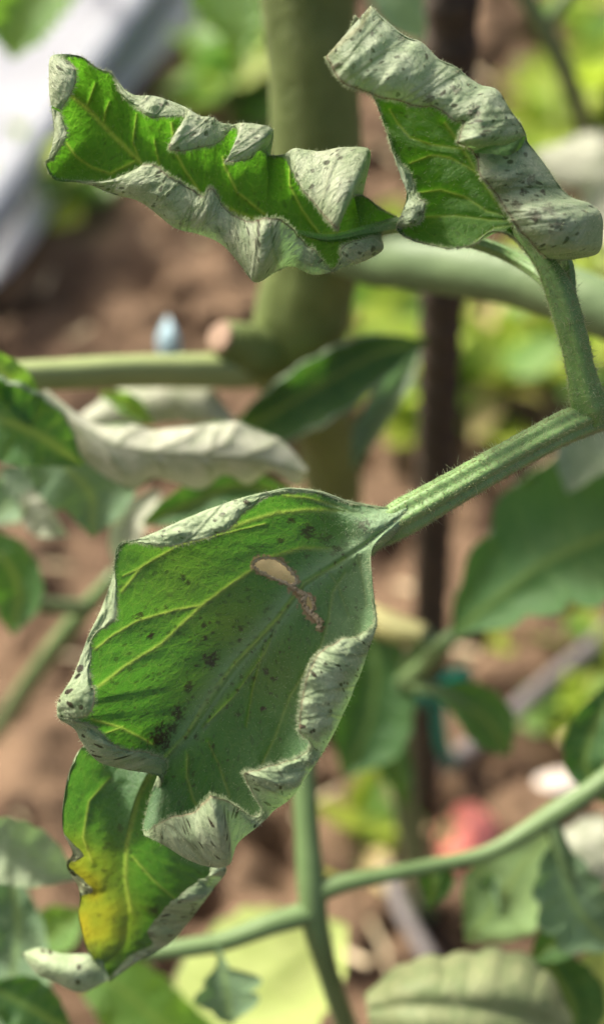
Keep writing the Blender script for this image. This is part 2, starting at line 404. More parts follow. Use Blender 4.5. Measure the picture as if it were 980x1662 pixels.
    sgn = sum(np.dot(fn(Fq[k]), CAM - Wp[Fq[k][0]]) for k in k0)
    if (sgn > 0) != up: Fq = Fq[:, ::-1]
    W3 = Wp.reshape(rows, nc, 3)
    dl = np.linalg.norm(np.diff(W3, axis=1), axis=2) * 1000
    wc = np.c_[np.zeros(rows), np.cumsum(dl, 1)]; wc = wc - wc[:, c0:c0+1]
    ul = np.r_[0, np.cumsum(np.linalg.norm(np.diff(W3[:, c0], axis=0), axis=1))] * 1000
    ul = .5 * ul + .5 * np.linspace(0, s[-1] / pm, rows)
    lc = np.stack([np.broadcast_to(ul[:, None], (rows, nc)), wc, np.full((rows, nc), seed * 13.7)], -1)
    rim = np.exp(-((1 - av) / .012)**2)
    return dict(V=Wp, F=Fq, X=X.ravel(), Y=Y.ravel(), v=V_.ravel(), tn=tn.ravel(), rows=rows, nc=nc, vein=np.clip(vein, 0, 1).ravel(),
                lc=lc.reshape(-1, 3), rim=rim.ravel() * .8, pale=np.zeros(rows*nc), spot=np.zeros(rows*nc), yel=np.zeros(rows*nc))

def patch(top, bot, z0, n=40, k=20, up=True, bulge=1.0, seed=5):
    """small extra piece of lamina between two edges [(x,y,d)]"""
    a = catmull(top, n); b = catmull(bot, n); q = np.linspace(0, 1, k)
    G = a[:, None] * (1 - q)[None, :, None] + b[:, None] * q[None, :, None]
    G[..., 2] -= bulge * np.sin(np.pi * q)[None, :] * np.sin(np.pi * np.linspace(0, 1, n))[:, None]
    Wp = P(G[..., 0], G[..., 1], z0 + G[..., 2]).reshape(-1, 3); Fq = grid_faces(n, k)
    f = Fq[len(Fq)//2]; s_ = np.dot(np.cross(Wp[f[2]] - Wp[f[0]], Wp[f[3]] - Wp[f[1]]), CAM - Wp[f[0]])
    if (s_ > 0) != up: Fq = Fq[:, ::-1]
    N = n*k; X = G[..., 0].ravel(); Y = G[..., 1].ravel()
    lc = np.stack([X/10, Y/10, np.full(N, seed*11.3)], -1)
    qq = np.broadcast_to(q, (n, k)).ravel()
    return dict(V=Wp, F=Fq, X=X, Y=Y, v=np.zeros(N), tn=np.zeros(N), rows=n, nc=k, vein=np.zeros(N), lc=lc, rim=.4*np.exp(-((1-qq)/.03)**2), pale=np.zeros(N), spot=np.zeros(N), yel=np.zeros(N))

def merge(ds):
    off = 0; Fs = []
    for d in ds: Fs.append(d['F'] + off); off += len(d['V'])
    o = {k: np.concatenate([d[k] for d in ds]) for k in ('V', 'X', 'Y', 'v', 'tn', 'vein', 'lc', 'rim', 'spot', 'yel', 'pale')}
    o['F'] = np.concatenate(Fs); return o

def add_leaf(d, mat, parent, name='leaf', label=None):
    o = make(name, d['V'], d['F'], mat, parent, {k: d[k] for k in ('vein', 'spot', 'yel', 'rim', 'lc', 'pale')})
    if label: o['label'] = label
    return o

def vnormals(d):
    V, F = d['V'], d['F']; N = np.zeros_like(V)
    fnm = np.cross(V[F[:, 2]] - V[F[:, 0]], V[F[:, 3]] - V[F[:, 1]])
    for k in range(4): np.add.at(N, F[:, k], fnm)
    return N / (np.linalg.norm(N, axis=1)[:, None] + 1e-20)

def leaf_hairs(lofts, parent, n_under=5000, n_edge=2600, n_up=900, L=.0006, W=.00005):
    Vs = []
    for d in lofts:
        N = vnormals(d); rows, nc = d['rows'], d['nc']; V = d['V']
        av = np.abs(d['v'])
        roll = np.where(av > .5)[0]; blade = np.where((av < .68) & (av > .02))[0]
        k = rng.choice(roll, n_under); k2 = rng.choice(blade, n_up)
        V3 = V.reshape(rows, nc, 3)
        eL = V3[:, 0]; eR = V3[:, -1]; dL = V3[:, 0] - V3[:, 4]; dR = V3[:, -1] - V3[:, -5]
        ei = rng.integers(0, rows, n_edge)
        s = rng.random(n_edge) < .5
        ep = np.where(s[:, None], eL[ei], eR[ei]) + rng.normal(0, .00004, (n_edge, 3)); ed = np.where(s[:, None], dL[ei], dR[ei])
        ed = ed / (np.linalg.norm(ed, axis=1)[:, None] + 1e-12)
        Vs.append((V[k], -N[k], L * .8)); Vs.append((V[k2], N[k2], L * .9)); Vs.append((ep, ed, L))
    hv = [hairs(p, q, ln, W, .45) for p, q, ln in Vs]
    Vh, Fh = join(hv)
    return make('leaf_hairs', Vh, Fh, M_HAIR, parent, kind='stuff')

def spots(d, lst, front=True):
    n = 1.5 * vnoise(d['X'] * .30, d['Y'] * .30, 77) + 1.3 * vnoise(d['X'] * .75, d['Y'] * .75, 78)
    for x, y, r, s in lst:
        q = np.hypot(d['X'] - x, d['Y'] - y) / r + n * .9
        ok = np.abs(d['v']) < .7 if front else np.ones(len(q), bool)
        d['spot'] = np.maximum(d['spot'], np.where(ok, s * smooth01((1.05 - q) / .35), 0))

# ================================================================== GROUND
def build_ground():
    gx = np.concatenate([-np.geomspace(1500, 1.45, 26), np.linspace(-1.4, 1.4, 360), np.geomspace(1.45, 1500, 26)])
    gy = np.concatenate([-np.geomspace(1500, .25, 26), np.linspace(-.2, 2.6, 400), np.geomspace(2.65, 1500, 30)])
    X, Y = np.meshgrid(gx, gy)
    h = (vnoise(X*5+50, Y*5+50, 1)*.018 + vnoise(X*14+20, Y*14+9, 2)*.040 + np.abs(vnoise(X*33+3, Y*33+8, 3))*.050
         + vnoise(X*75, Y*75, 4)*.016)
    fade = np.clip(1.4 - np.maximum(np.abs(X), np.abs(Y - 1.2)) / 2.0, 0, 1)
    Z = h * fade - .012
    V = np.stack([X, Y, Z], -1).reshape(-1, 3)
    g = NT('soil'); tcn = g.n('ShaderNodeTexCoord'); v = tcn.outputs['Object']
    n1 = g.noise(v, 6, 5); n2 = g.noise(v, 40, 5, .65); n3 = g.noise(v, 160, 4, .7)
    n4 = g.noise(v, 22, 3)
    c = g.mix(g.ramp(g.math('ADD', g.math('MULTIPLY', n1, .5), g.math('MULTIPLY', n4, .5)), .40, .60), (.095, .060, .034), (.200, .132, .078))
    c = g.mix(g.math('MULTIPLY', g.ramp(n2, .5, .7), .5), c, (.12, .07, .045))
    c = g.mix(g.math('MULTIPLY', g.ramp(n3, .56, .75), .5), c, (.38, .27, .19))
    pb = g.n('ShaderNodeBsdfPrincipled'); g.l(c, pb.inputs['Base Color']); pb.inputs['Roughness'].default_value = .9; pb.inputs['Specular IOR Level'].default_value = .2
    bp = g.n('ShaderNodeBump'); bp.inputs['Strength'].default_value = .7; bp.inputs['Distance'].default_value = .008
    g.l(g.math('ADD', n2, g.math('MULTIPLY', n3, .5)), bp.inputs['Height']); g.l(bp.outputs[0], pb.inputs['Normal'])
    g.l(pb.outputs[0], g.out.inputs[0])
    make('ground', V, grid_faces(len(gy), len(gx)), g.m, kind='structure')
    # loose clods lying on the bed, one mass
    parts = []
    ico = bpy.data.meshes.new('tmp'); import bmesh
    bm = bmesh.new(); bmesh.ops.create_icosphere(bm, subdivisions=2, radius=1)
    bv = np.array([q.co[:] for q in bm.verts]); bf = [[q.index for q in f.verts] for f in bm.faces]; bm.free(); bpy.data.meshes.remove(ico)
    for k in range(1100):
        y = rng.uniform(.15, 2.2); x = rng.uniform(-.75, .75) * (.5 + y*.5)
        r = min(rng.gamma(2.0, .0055) + .003, .024)
        nn = vnoise(bv[:, 0]*1.7 + k, bv[:, 1]*1.7 + bv[:, 2]*1.3 + 5, k + 9) * .9
        A = np.linalg.qr(rng.normal(size=(3, 3)))[0]
        vv = (bv * (1 + nn)[:, None]) @ A * r * np.array([1, 1, .7]) + np.array([x, y, r*.25 - .004])
        parts.append((vv, bf))
    Vc, Fc = join(parts); make('soil_clods', Vc, Fc, g.m, kind='stuff')
    return g.m
M_SOIL = build_ground()

# ================================================================== HERO SHOOT
root = thing('tomato_plant', 'sharply focused tomato shoot with three rolled spotted leaves on a hairy bent petiole', 'tomato plant', P(990, 690, 206).tolist())
Z0 = 200.0
# --- big leaf -------------------------------------------------------
def lerpt(idx, pts):
    return np.interp(idx, [p[0] for p in pts], [p[1] for p in pts])
Mx = [(-45, 662, 829, -2.6), (0, 620, 862, -3.3), (50, 585, 889, -1.6), (110, 540, 913, 2.5), (170, 494, 946, 4), (240, 449, 1008, 5), (310, 400, 1056, 5.5),
      (370, 360, 1105, 6), (420, 325, 1155, 6.5), (470, 292, 1205, 7), (510, 266, 1236, 8), (545, 246, 1285, 9)]
LF = [(648, 812, 648, 812), (620, 823, 620, 824), (597, 819, 597, 822), (560, 811, 560, 815), (520, 797, 520, 803), (480, 792, 478, 800), (440, 797, 432, 809), (400, 806, 398, 831),
      (350, 822, 372, 859), (300, 842, 322, 877), (255, 863, 266, 887), (220, 877, 218, 880), (192, 886, 195, 887), (186, 921, 188, 921), (181, 949, 190, 952),
      (163, 995, 187, 1005), (146, 1031, 154, 1031), (135, 1060, 148, 1066), (121, 1095, 147, 1100), (101, 1126, 156, 1132), (94, 1142, 145, 1160),
      (94, 1152, 116, 1168), (96, 1165, 130, 1171), (121, 1182, 153, 1179), (132, 1203, 181, 1206), (160, 1236, 202, 1215), (205, 1249, 239, 1221), (255, 1258, 270, 1235), (262, 1275, 262, 1270)]
lt = [-45] + [lerpt(i, [(0, 0), (4, 55), (8, 150), (11, 225), (15, 290), (19, 365), (22, 420), (25, 490), (26, 512), (27, 545)]) for i in range(28)]
ld = [1.2] + [lerpt(i, [(0, 0), (3, -2.5), (7, -7), (11, -9), (14, -10), (19, -9), (22, -6), (26, 3), (27, 7)]) for i in range(28)]
ld = [ld[0]] + [q * (.72 if q < 0 else 1) for q in ld[1:]]
LL = [(t, a, b, d, c, e) for t, d, (a, b, c, e) in zip(lt, ld, LF)]
RF = [(676, 852, 676, 852), (602, 904, 602, 904), (594, 916, 594, 917), (597, 940, 597, 941), (607, 974, 606, 976), (611, 1000, 609, 1004), (609, 1023, 582, 1031), (598, 1055, 551, 1039),
      (588, 1085, 520, 1058), (577, 1112, 502, 1085), (562, 1148, 491, 1125), (548, 1178, 486, 1165), (534, 1204, 488, 1190), (518, 1230, 505, 1212),
      (500, 1256, 470, 1234), (482, 1284, 420, 1248), (466, 1301, 396, 1256), (446, 1314, 409, 1288), (427, 1333, 424, 1316), (410, 1347, 404, 1323),
      (385, 1370, 370, 1299), (372, 1404, 346, 1292), (345, 1408, 330, 1302), (310, 1398, 312, 1319), (273, 1376, 277, 1326), (250, 1363, 255, 1339),
      (233, 1352, 236, 1350), (238, 1318, 240, 1318)]
rt = [-45] + [lerpt(i, [(0, 0), (4, 40), (7, 110), (10, 200), (13, 290), (17, 380), (20, 430), (25, 520), (26, 545)]) for i in range(27)]
rd = [1.2] + [lerpt(i, [(0, 0), (3, -2), (6, -5), (10, -7), (14, -6), (17, -3), (18, -2), (20, -3), (24, 0), (25, 3), (26, 9)]) for i in range(27)]
RR = [(t, a, b, d, c, e) for t, d, (a, b, c, e) in zip(rt, rd, RF)]
vA = [([(640, 846), (594, 884), (540, 920), (494, 946), (449, 1006), (383, 1076), (342, 1126), (302, 1194), (269, 1229)], 3.5, 3),
      ([(600, 835), (560, 830), (500, 827), (450, 832), (405, 845), (360, 862)], 4, 3.5), ([(575, 833), (540, 820), (500, 808), (460, 804)], 3, 2.5),
      ([(545, 892), (490, 890), (440, 905), (374, 949), (325, 985), (262, 1045), (205, 1080), (160, 1114)], 4, 3),
      ([(325, 983), (285, 990), (225, 1007), (185, 1030), (155, 1053)], 3, 2.5),
      ([(430, 850), (380, 862), (290, 885), (230, 920), (198, 960)], 1.5, 3), ([(228, 922), (200, 935)], 2, 1.5),
      ([(250, 1210), (225, 1195), (195, 1180), (150, 1168)], 2, 2.5), ([(200, 1180), (172, 1190)], 2, 1.5),
      ([(560, 930), (540, 960), (533, 1010), (520, 1050), (470, 1130), (445, 1200), (425, 1240)], 3, 2),
      ([(580, 900), (588, 940), (594, 985)], 2.5, 2), ([(530, 925), (548, 950), (565, 1000)], 2, 1.5),
      ([(304, 1225), (303, 1260), (315, 1300), (322, 1312)], 2, 3), ([(338, 1205), (355, 1240), (372, 1292)], 1.5, 2.2),
      ([(455, 1000), (430, 1060), (380, 1130), (330, 1180)], 1.5, 1.2), ([(430, 1045), (410, 1120), (400, 1180)], 1.2, 1)]
A1 = loft(Mx, LL, RR, Z0, rows=400, nb=120, nr=56, cup=2.5, rollk=.5, veins=vA, wave=.5, seed=3, smo=4, crinkle=.42, cupbase=-5.5, ridge=[(640, 846), (594, 884), (540, 918), (494, 946), (449, 1008), (383, 1078), (302, 1196), (269, 1229)])
# the groove of the midrib: a pale ridge on either side of a fine line
spots(A1, [(499, 862, 11, .75), (472, 845, 6, .8), (456, 876, 6, .7), (528, 873, 9, .55), (545, 892, 8, .5), (498, 900, 5, .6), (589, 852, 10, .55),
           (343, 1071, 11, .85), (307, 1114, 8, .8), (288, 1158, 11, .85), (260, 1196, 17, .95), (278, 1180, 9, .7), (225, 999, 6, .9), (246, 1031, 5, .95),
           (332, 1035, 4, .9), (330, 1015, 4, .8), (388, 1040, 4, .8), (390, 1020, 4, .7), (427, 1150, 4, .9), (431, 1088, 5, .7), (443, 1103, 4, .8), (386, 1158, 6, .6),
           (345, 1211, 4, .8), (318, 1196, 4, .7), (410, 1100, 4, .7), (296, 935, 5, .7), (305, 945, 4, .7), (360, 1095, 4, .5), (300, 1150, 4, .5), (270, 985, 4, .6)])
rs = np.random.default_rng(21)
lst = []
for k in range(180):
    u = rs.uniform(0, 1); x = 520 - 280*u + rs.normal(0, 60); y = 930 + 290*u + rs.normal(0, 55)
    lst.append((x, y, rs.uniform(1.3, 3.0), rs.uniform(.35, .8)))
spots(A1, lst)
pd_, pt_ = pdist(A1['X'], A1['Y'], [(660, 832), (620, 862), (560, 902), (494, 946), (449, 1006), (383, 1076), (302, 1194), (269, 1229)])
onb = np.abs(A1['v']) < .7
A1['pale'] = np.where(onb, np.maximum(.95 * np.exp(-(pd_ / (36 - 14*np.minimum(1, pt_*2)))**2) * (1 - .25*pt_), smooth01((95 - np.hypot(A1['X'] - 640, A1['Y'] - 850)) / 80)), 0)
A1['pale'] = np.maximum(A1['pale'], np.where(onb, .5 * np.exp(-(pdist(A1['X'], A1['Y'], [(590, 905), (580, 960), (560, 1010)])[0] / 50)**2), 0))
gd_, _ = pdist(A1['X'], A1['Y'], [(560, 905), (494, 949), (447, 1011), (383, 1080), (302, 1198)])
A1['pale'] = A1['pale'] * (1 - .8*np.exp(-(gd_ / 4)**2))
for x, y, r, s_ in [(375, 1010, 65, .12), (440, 1090, 60, .10), (330, 1120, 50, .08), (290, 935, 80, .08)]:
    A1['yel'] = np.maximum(A1['yel'], s_ * np.exp(-(np.hypot(A1['X']-x, A1['Y']-y)/r)**2) * (np.abs(A1['v']) < .7))
# eaten hole and its brown, dried rim
hole = [(410, 918), (416, 909), (432, 905), (447, 908), (462, 917), (474, 930), (481, 944), (476, 950), (462, 945), (440, 936), (424, 929)]
slit = [(494, 969), (501, 966), (507, 976), (508, 988), (500, 993), (494, 984)]
onb = np.abs(A1['v']) < .69
kill = np.zeros(len(A1['V']), bool)
for hp in (hole, slit):
    kill |= inside(A1['X'], A1['Y'], hp) & onb
    d, _ = pdist(A1['X'], A1['Y'], hp + hp[:1])
    jit = 1 + 1.2 * vnoise(A1['X']*.25, A1['Y']*.25, 31)
    A1['rim'] = np.maximum(A1['rim'], np.where(onb, smooth01((6.5*jit - d) / 2.5), 0))
d, _ = pdist(A1['X'], A1['Y'], [(474, 955), (484, 966), (490, 982), (500, 998), (512, 1005), (520, 1018)])
jit = 1 + 1.6 * vnoise(A1['X']*.22, A1['Y']*.22, 32)
A1['rim'] = np.maximum(A1['rim'], np.where(onb, smooth01((7.0*jit - d) / 3), 0))
A1['F'] = A1['F'][~kill[A1['F']].any(1)]
M_RIM = plain_mat('dried_tissue', (.46, .34, .19), (.58, .46, .29), 900, .8, .8, .0003, (.10, .06, .03))
def torn_rim(d, poly, rad, closed=True, seed=1):
    pts = np.array(poly + (poly[:1] if closed else []), float); pp = catmull(pts, 90)
    ok = np.where(np.abs(d['v']) < .69)[0]; out = []
    for k, (x, y) in enumerate(pp):
        j = ok[np.argmin((d['X'][ok] - x)**2 + (d['Y'][ok] - y)**2)]
        z = np.dot(d['V'][j] - CAM, cF) * 1000; out.append(P(x, y, z - .05))
    out = catmull(np.array(out), 90)
    kk = np.arange(90); r = rad * (1 + .9*vnoise(kk*.45, kk*0 + 3, seed) + .8*vnoise(kk*1.3, kk*0 + 9, seed))
    out = out + rng.normal(0, .00006, out.shape)
    return tube(out, np.maximum(r, rad*.3), 8, 90, bump=.5, seed=seed)[:2]
RIMS = [torn_rim(A1, hole, .00026, True, 3), torn_rim(A1, slit, .00024, True, 4), torn_rim(A1, [(470, 950), (482, 958), (490, 964)], .00034, False, 5),
        torn_rim(A1, [(484, 958), (496, 968), (489, 975)], .00028, False, 7), torn_rim(A1, [(497, 985), (506, 998), (514, 1006), (520, 1022)], .00034, False, 6), torn_rim(A1, [(500, 992), (513, 1000), (523, 1010)], .00028, False, 8)]
# tip of the big leaf, bent back and yellowing
MT = [(0, 262, 1215, 14), (60, 225, 1285, 12), (140, 203, 1370, 14), (200, 200, 1425, 20), (260, 208, 1480, 24), (320, 200, 1535, 28), (370, 165, 1565, 30)]
TL = [(0, 190, 1205, 16, 190, 1205), (20, 150, 1208, 15, 150, 1209), (45, 130, 1217, 10, 131, 1218), (80, 108, 1273, 8, 109, 1274), (130, 104, 1351, 8, 105, 1352), (155, 118, 1386, 10, 135, 1390),
      (170, 109, 1400, 11, 112, 1401), (205, 128, 1441, 13, 152, 1447), (220, 130, 1455, 13, 133, 1456), (255, 128, 1486, 16, 129, 1487), (300, 138, 1531, 22, 140, 1531), (340, 146, 1548, 28, 147, 1548), (370, 155, 1566, 30, 156, 1566)]
TR = [(0, 300, 1290, 16, 300, 1290), (60, 335, 1370, 16, 335, 1370), (100, 368, 1410, 15, 340, 1418), (135, 350, 1437, 16, 325, 1428), (180, 330, 1465, 17, 281, 1461),
      (220, 305, 1499, 20, 257, 1488), (255, 281, 1527, 23, 240, 1510), (285, 250, 1547, 25, 245, 1532), (320, 224, 1561, 27, 215, 1548), (370, 178, 1594, 30, 176, 1590)]
vT = [([(262, 1225), (225, 1290), (206, 1370), (203, 1425), (212, 1480)], 5, 3), ([(180, 1262), (145, 1300), (135, 1360), (150, 1400)], 2, 2), ([(215, 1390), (250, 1430), (285, 1460)], 2, 1.5)]
A2 = loft(MT, TL, TR, Z0, rows=200, nb=60, nr=26, cup=5.0, rollk=.5, veins=vT, wave=.9, seed=8)
for x, y, r, s_ in [(132, 1440, 55, .7), (138, 1500, 55, .75), (172, 1490, 50, .45), (125, 1400, 40, .45)]:
    A2['yel'] = np.maximum(A2['yel'], s_ * np.exp(-(np.hypot(A2['X']-x, A2['Y']-y)/r)**2) * (1 + .7*vnoise(A2['X']/22, A2['Y']/22, 91)))
spots(A2, [(150, 1540, 12, .5), (170, 1535, 10, .4), (120, 1395, 8, .5), (150, 1447, 8, .6), (250, 1478, 9, .7), (195, 1345, 6, .5)], front=False)
A3 = patch([(36, 1547, 34), (62, 1538, 33), (105, 1548, 31), (140, 1548, 30), (168, 1560, 30)], [(38, 1552, 34), (62, 1582, 31), (92, 1596, 30), (128, 1611, 29), (178, 1590, 29)], Z0, up=False, bulge=3)
A3['rim'] *= 1.3
A2['rim'] *= .3
A = merge([A1, A2, A3])
leafA = add_leaf(A, M_A, root, label='largest leaf with a torn hole and a yellowing tip')
make('torn_edge', *join(RIMS), M_RIM, leafA)
leaf_hairs([A1], leafA, 4500, 4200, 2600, .0008)

# --- upper left leaf ------------------------------------------------
MB = [(-30, 655, 362, 6), (0, 605, 375, 2), (40, 560, 388, 3), (90, 510, 385, 3), (140, 460, 370, 4), (200, 400, 352, 5), (260, 340, 332, 6), (310, 290, 303, 6), (365, 236, 270, 6),
      (430, 182, 218, 5), (480, 141, 175, 4), (510, 120, 158, 3), (530, 108, 160, 2)]
UB = [(-30, 655, 358, 5, 655, 358), (-5, 618, 338, 0, 618, 339), (5, 588, 316, -1, 586, 318), (14, 572, 312, -3, 556, 332), (24, 597, 276, -5, 550, 356), (34, 600, 243, -6, 549, 372), (50, 560, 239, -7, 535, 362),
      (75, 524, 245, -7, 513, 335), (100, 497, 243, -6, 488, 305), (120, 476, 241, -5, 473, 275), (135, 459, 252, -2, 459, 254), (160, 432, 250, -2, 432, 251), (172, 442, 226, -4, 421, 243),
      (182, 443, 209, -6, 405, 258), (196, 416, 201, -6, 375, 263), (206, 398, 199, -6, 364, 261), (216, 388, 200, -5, 386, 234), (222, 381, 202, -4, 385, 206), (236, 361, 200, -5, 358, 229), (256, 345, 190, -6, 323, 240),
      (276, 325, 188, -6, 287, 246), (288, 312, 180, -6, 272, 239), (302, 305, 176, -5, 301, 194), (325, 274, 163, -4, 274, 188), (350, 247, 155, -4, 244, 190), (375, 222, 155, -3, 215, 171), (395, 200, 143, -2, 195, 151),
      (415, 182, 120, -1, 182, 121), (435, 158, 110, -1, 158, 111), (455, 133, 92, -1, 133, 93), (472, 104, 88, -2, 106, 94), (485, 82, 91, -3, 116, 102), (500, 80, 118, -4, 125, 118), (515, 80, 145, -4, 116, 152), (530, 83, 172, -4, 97, 181)]
DB = [(-30, 655, 368, 5, 655, 368), (-5, 618, 384, 1, 612, 384), (5, 622, 404, -2, 597, 386), (18, 590, 424, -3, 557, 398), (32, 552, 436, -4, 551, 425), (44, 540, 441, -4, 539, 438), (62, 508, 446, -5, 518, 416),
      (85, 475, 432, -5, 492, 391), (110, 447, 441, -5, 465, 362), (140, 413, 458, -6, 432, 353), (165, 392, 432, -5, 402, 358), (195, 358, 395, -4, 368, 341), (222, 322, 379, -4, 345, 307), (260, 287, 371, -4, 329, 317),
      (310, 231, 329, -4, 276, 286), (360, 182, 314, -3, 238, 267), (400, 140, 298, -2, 176, 294), (425, 121, 295, -1, 125, 293), (445, 88, 291, -1, 89, 290), (460, 75, 268, -2, 77, 268), (485, 81, 252, -3, 92, 252), (505, 88, 218, -4, 107, 218), (530, 83, 172, -4, 97, 181)]
vB = [([(600, 376), (510, 385), (400, 352), (300, 308), (236, 271), (182, 218), (141, 175), (118, 157)], 4.5, 3.5), ([(219, 262), (180, 282), (150, 272), (125, 255), (108, 232)], 2.5, 2),
      ([(430, 348), (385, 312), (365, 270), (362, 255)], 2.5, 2), ([(325, 312), (300, 275), (284, 245), (279, 200)], 2.2, 2.2), ([(225, 256), (216, 230), (222, 185)], 1.8, 1.4),
      ([(168, 205), (172, 180), (178, 165)], 1.5, 1.2), ([(141, 175), (148, 155), (155, 135)], 1.5, 1), ([(520, 383), (490, 340), (470, 300), (470, 270)], 2.5, 1.5), ([(265, 290), (255, 250), (250, 225)], 1.3, 1)]
B1 = loft(MB, UB, DB, Z0 + 4, rows=420, nb=70, nr=44, cup=3.0, rollk=.5, veins=vB, wave=.5, seed=12, smo=5, crinkle=.36)
leafB = add_leaf(B1, M_B, root, label='leaf with wavy upper margin, pale flap near its stalk')
leaf_hairs([B1], leafB, 4000, 4200, 700, .00075)

# --- upper right leaf -----------------------------------------------
MC = [(-25, 852, 398, 5), (0, 836, 372, 2), (30, 822, 350, 3), (70, 800, 315, 3.5), (110, 775, 282, 4), (160, 750, 240, 4.5), (210, 722, 200, 5), (260, 688, 160, 5), (310, 645, 125, 5), (360, 598, 92, 5), (395, 566, 68, 4)]
LC = [(-25, 848, 402, 5, 848, 402), (-12, 826, 382, 2, 826, 382), (0, 797, 375, -1, 797, 376), (12, 768, 396, -3, 768, 397), (25, 738, 402, -4, 738, 402), (45, 700, 398, -4, 700, 398), (60, 668, 390, -4, 668, 389), (75, 643, 372, -3, 646, 370),
      (90, 650, 350, -3, 680, 364), (105, 655, 338, -3, 690, 331), (120, 660, 318, -2, 679, 318), (145, 650, 285, -1, 664, 280), (165, 638, 250, -1, 641, 250), (200, 626, 210, 0, 627, 210), (240, 607, 160, 1, 608, 160), (280, 585, 125, 2, 585, 125),
      (330, 560, 80, 4, 560, 80), (370, 570, 40, 4, 572, 42), (395, 577, 24, 3, 581, 28)]
RC = [(-25, 893, 422, 2, 892, 421), (-18, 925, 421, 0, 888, 419), (-10, 969, 412, -3, 871, 405), (0, 977, 382, -4, 853, 386), (12, 976, 353, -4, 838, 369), (28, 959, 332, -4, 826, 352), (48, 926, 320, -4, 814, 333), (70, 901, 294, -4, 802, 313),
      (90, 888, 274, -4, 789, 297), (112, 864, 242, -4, 777, 281), (128, 854, 227, -3, 770, 252), (136, 853, 220, -5, 762, 240), (150, 845, 202, -7, 744, 232), (172, 828, 180, -7, 748, 212), (190, 808, 147, -6, 753, 199), (212, 780, 138, -5, 732, 194), (235, 759, 125, -5, 703, 173),
      (255, 740, 109, -5, 679, 174), (280, 711, 96, -5, 647, 164), (310, 684, 70, -5, 610, 157), (340, 653, 57, -5, 581, 146), (370, 618, 27, -5, 547, 127), (395, 600, 9, -4, 527, 90)]
vC = [([(836, 372), (800, 318), (775, 282), (750, 240), (722, 200)], 4, 3), ([(820, 350), (790, 343), (755, 320), (715, 308), (680, 313)], 2.5, 2), ([(822, 358), (795, 357), (740, 350), (690, 352)], 2.5, 2),
      ([(785, 290), (765, 275), (730, 256), (700, 252), (665, 265)], 2.5, 2), ([(770, 243), (735, 240), (700, 235), (665, 223), (645, 200), (632, 178)], 2.5, 2), ([(828, 366), (800, 370), (770, 392)], 2.2, 2)]
C1 = loft(MC, LC, RC, Z0, rows=400, nb=70, nr=70, cup=2.0, rollk=.46, veins=vC, smo=4, crinkle=.55, wave=.8, seed=17, curl=.25)
spots(C1, [(740, 145, 7, .6), (697, 160, 8, .7), (767, 180, 9, .7), (860, 293, 9, .6), (868, 352, 9, .7), (905, 365, 9, .7), (895, 370, 7, .6), (890, 340, 10, .55), (848, 311, 5, .9), (880, 311, 4, .9), (838, 332, 9, .4), (776, 185, 4, .7), (605, 52, 5, .6), (650, 60, 5, .6)], front=False)
C2 = patch([(768, 246, -10.5), (790, 238, -10.5), (825, 234, -10), (853, 220, -7)], [(769, 248, -11), (795, 250, -11.5), (826, 252, -11), (846, 240, -8)], Z0, up=True, bulge=.3)
C = merge([C1, C2])
C['yel'] = np.maximum(C['yel'], .8*np.exp(-(pdist(C['X'], C['Y'], [(600, 12), (586, 42), (527, 90), (532, 106)])[0]/5)**2))
leafC = add_leaf(C, M_C, root, label='leaf rolled into a pale tube on its right half')
leaf_hairs([C1], leafC, 5000, 3600, 600, .0007)

# --- stalks of the hero shoot ---------------------------------------
def stalk(name, pts, parent, mat, ribs=7, amp=.055, nseg=56, nlen=160, hair=1800, gland=1500, sub=True, hl=.0007, bump=.04):
    pts = np.array(pts, float)
    path = P(pts[:, 0], pts[:, 1], pts[:, 2]); rad = pts[:, 3] / FPX * pts[:, 2] / 1000.0
    V, F, N = tube(path, rad, nseg, nlen, ribs, amp, bump=bump)
    o = make(name, V, F, mat, parent)
    if hair:
        k = rng.integers(0, len(V), hair)
        Vh, Fh = hairs(V[k] + rng.normal(0, .0002, (hair, 3)) * 0, N[k], hl, .000055, .5)
        k = rng.integers(0, len(V), hair // 8)
        Vl, Fl = hairs(V[k], N[k], .0019, .00006, .6); Vh, Fh = join([(Vh, Fh), (Vl, Fl)])
        make('stalk_hairs', Vh, Fh, M_HAIR, o, kind='stuff')
    if gland:
        import bmesh
        bm = bmesh.new(); bmesh.ops.create_icosphere(bm, subdivisions=1, radius=1)
        bv = np.array([q.co[:] for q in bm.verts]); bf = np.array([[q.index for q in f.verts] for f in bm.faces]); bm.free()
        k = rng.integers(0, len(V), gland); s = rng.uniform(.00004, .00010, gland)
        j = rng.normal(0, .00025, (gland, 3)); j -= N[k] * (j * N[k]).sum(1)[:, None]
        VV = (bv[None] * s[:, None, None] + (V[k] + j + N[k] * .00006)[:, None]).reshape(-1, 3)
        FF = (np.arange(gland)[:, None, None] * len(bv) + bf[None]).reshape(-1, 3)
        make('stalk_glands', VV, FF, M_GLAND, o, kind='stuff')
    return o
stalk('petiole', [(1060, 655, 210, 27), (985, 668, 207, 27), (930, 688, 205, 26), (850, 729, 203, 25), (760, 780, 201, 26), (690, 820, 200, 28), (650, 843, 200.2, 29), (622, 861, 201.8, 25), (590, 884, 203.5, 16), (540, 915, 206, 10), (480, 962, 208, 7)],
      root, M_STEM, nlen=260, hair=3600, gland=10000, amp=.09)
stalk('petiole', [(965, 690, 205.5, 20), (958, 665, 205, 29), (949, 640, 204, 27), (943, 612, 203, 23), (932, 560, 202, 22), (918, 510, 201, 23), (905, 470, 200.5, 22), (888, 435, 200.5, 17), (866, 405, 201.5, 13), (845, 382, 202.5, 10), (826, 358, 204, 7), (800, 318, 205, 4)],
      root, M_STEM2, nlen=220, hair=2400, gland=3200, amp=.07, ribs=5)
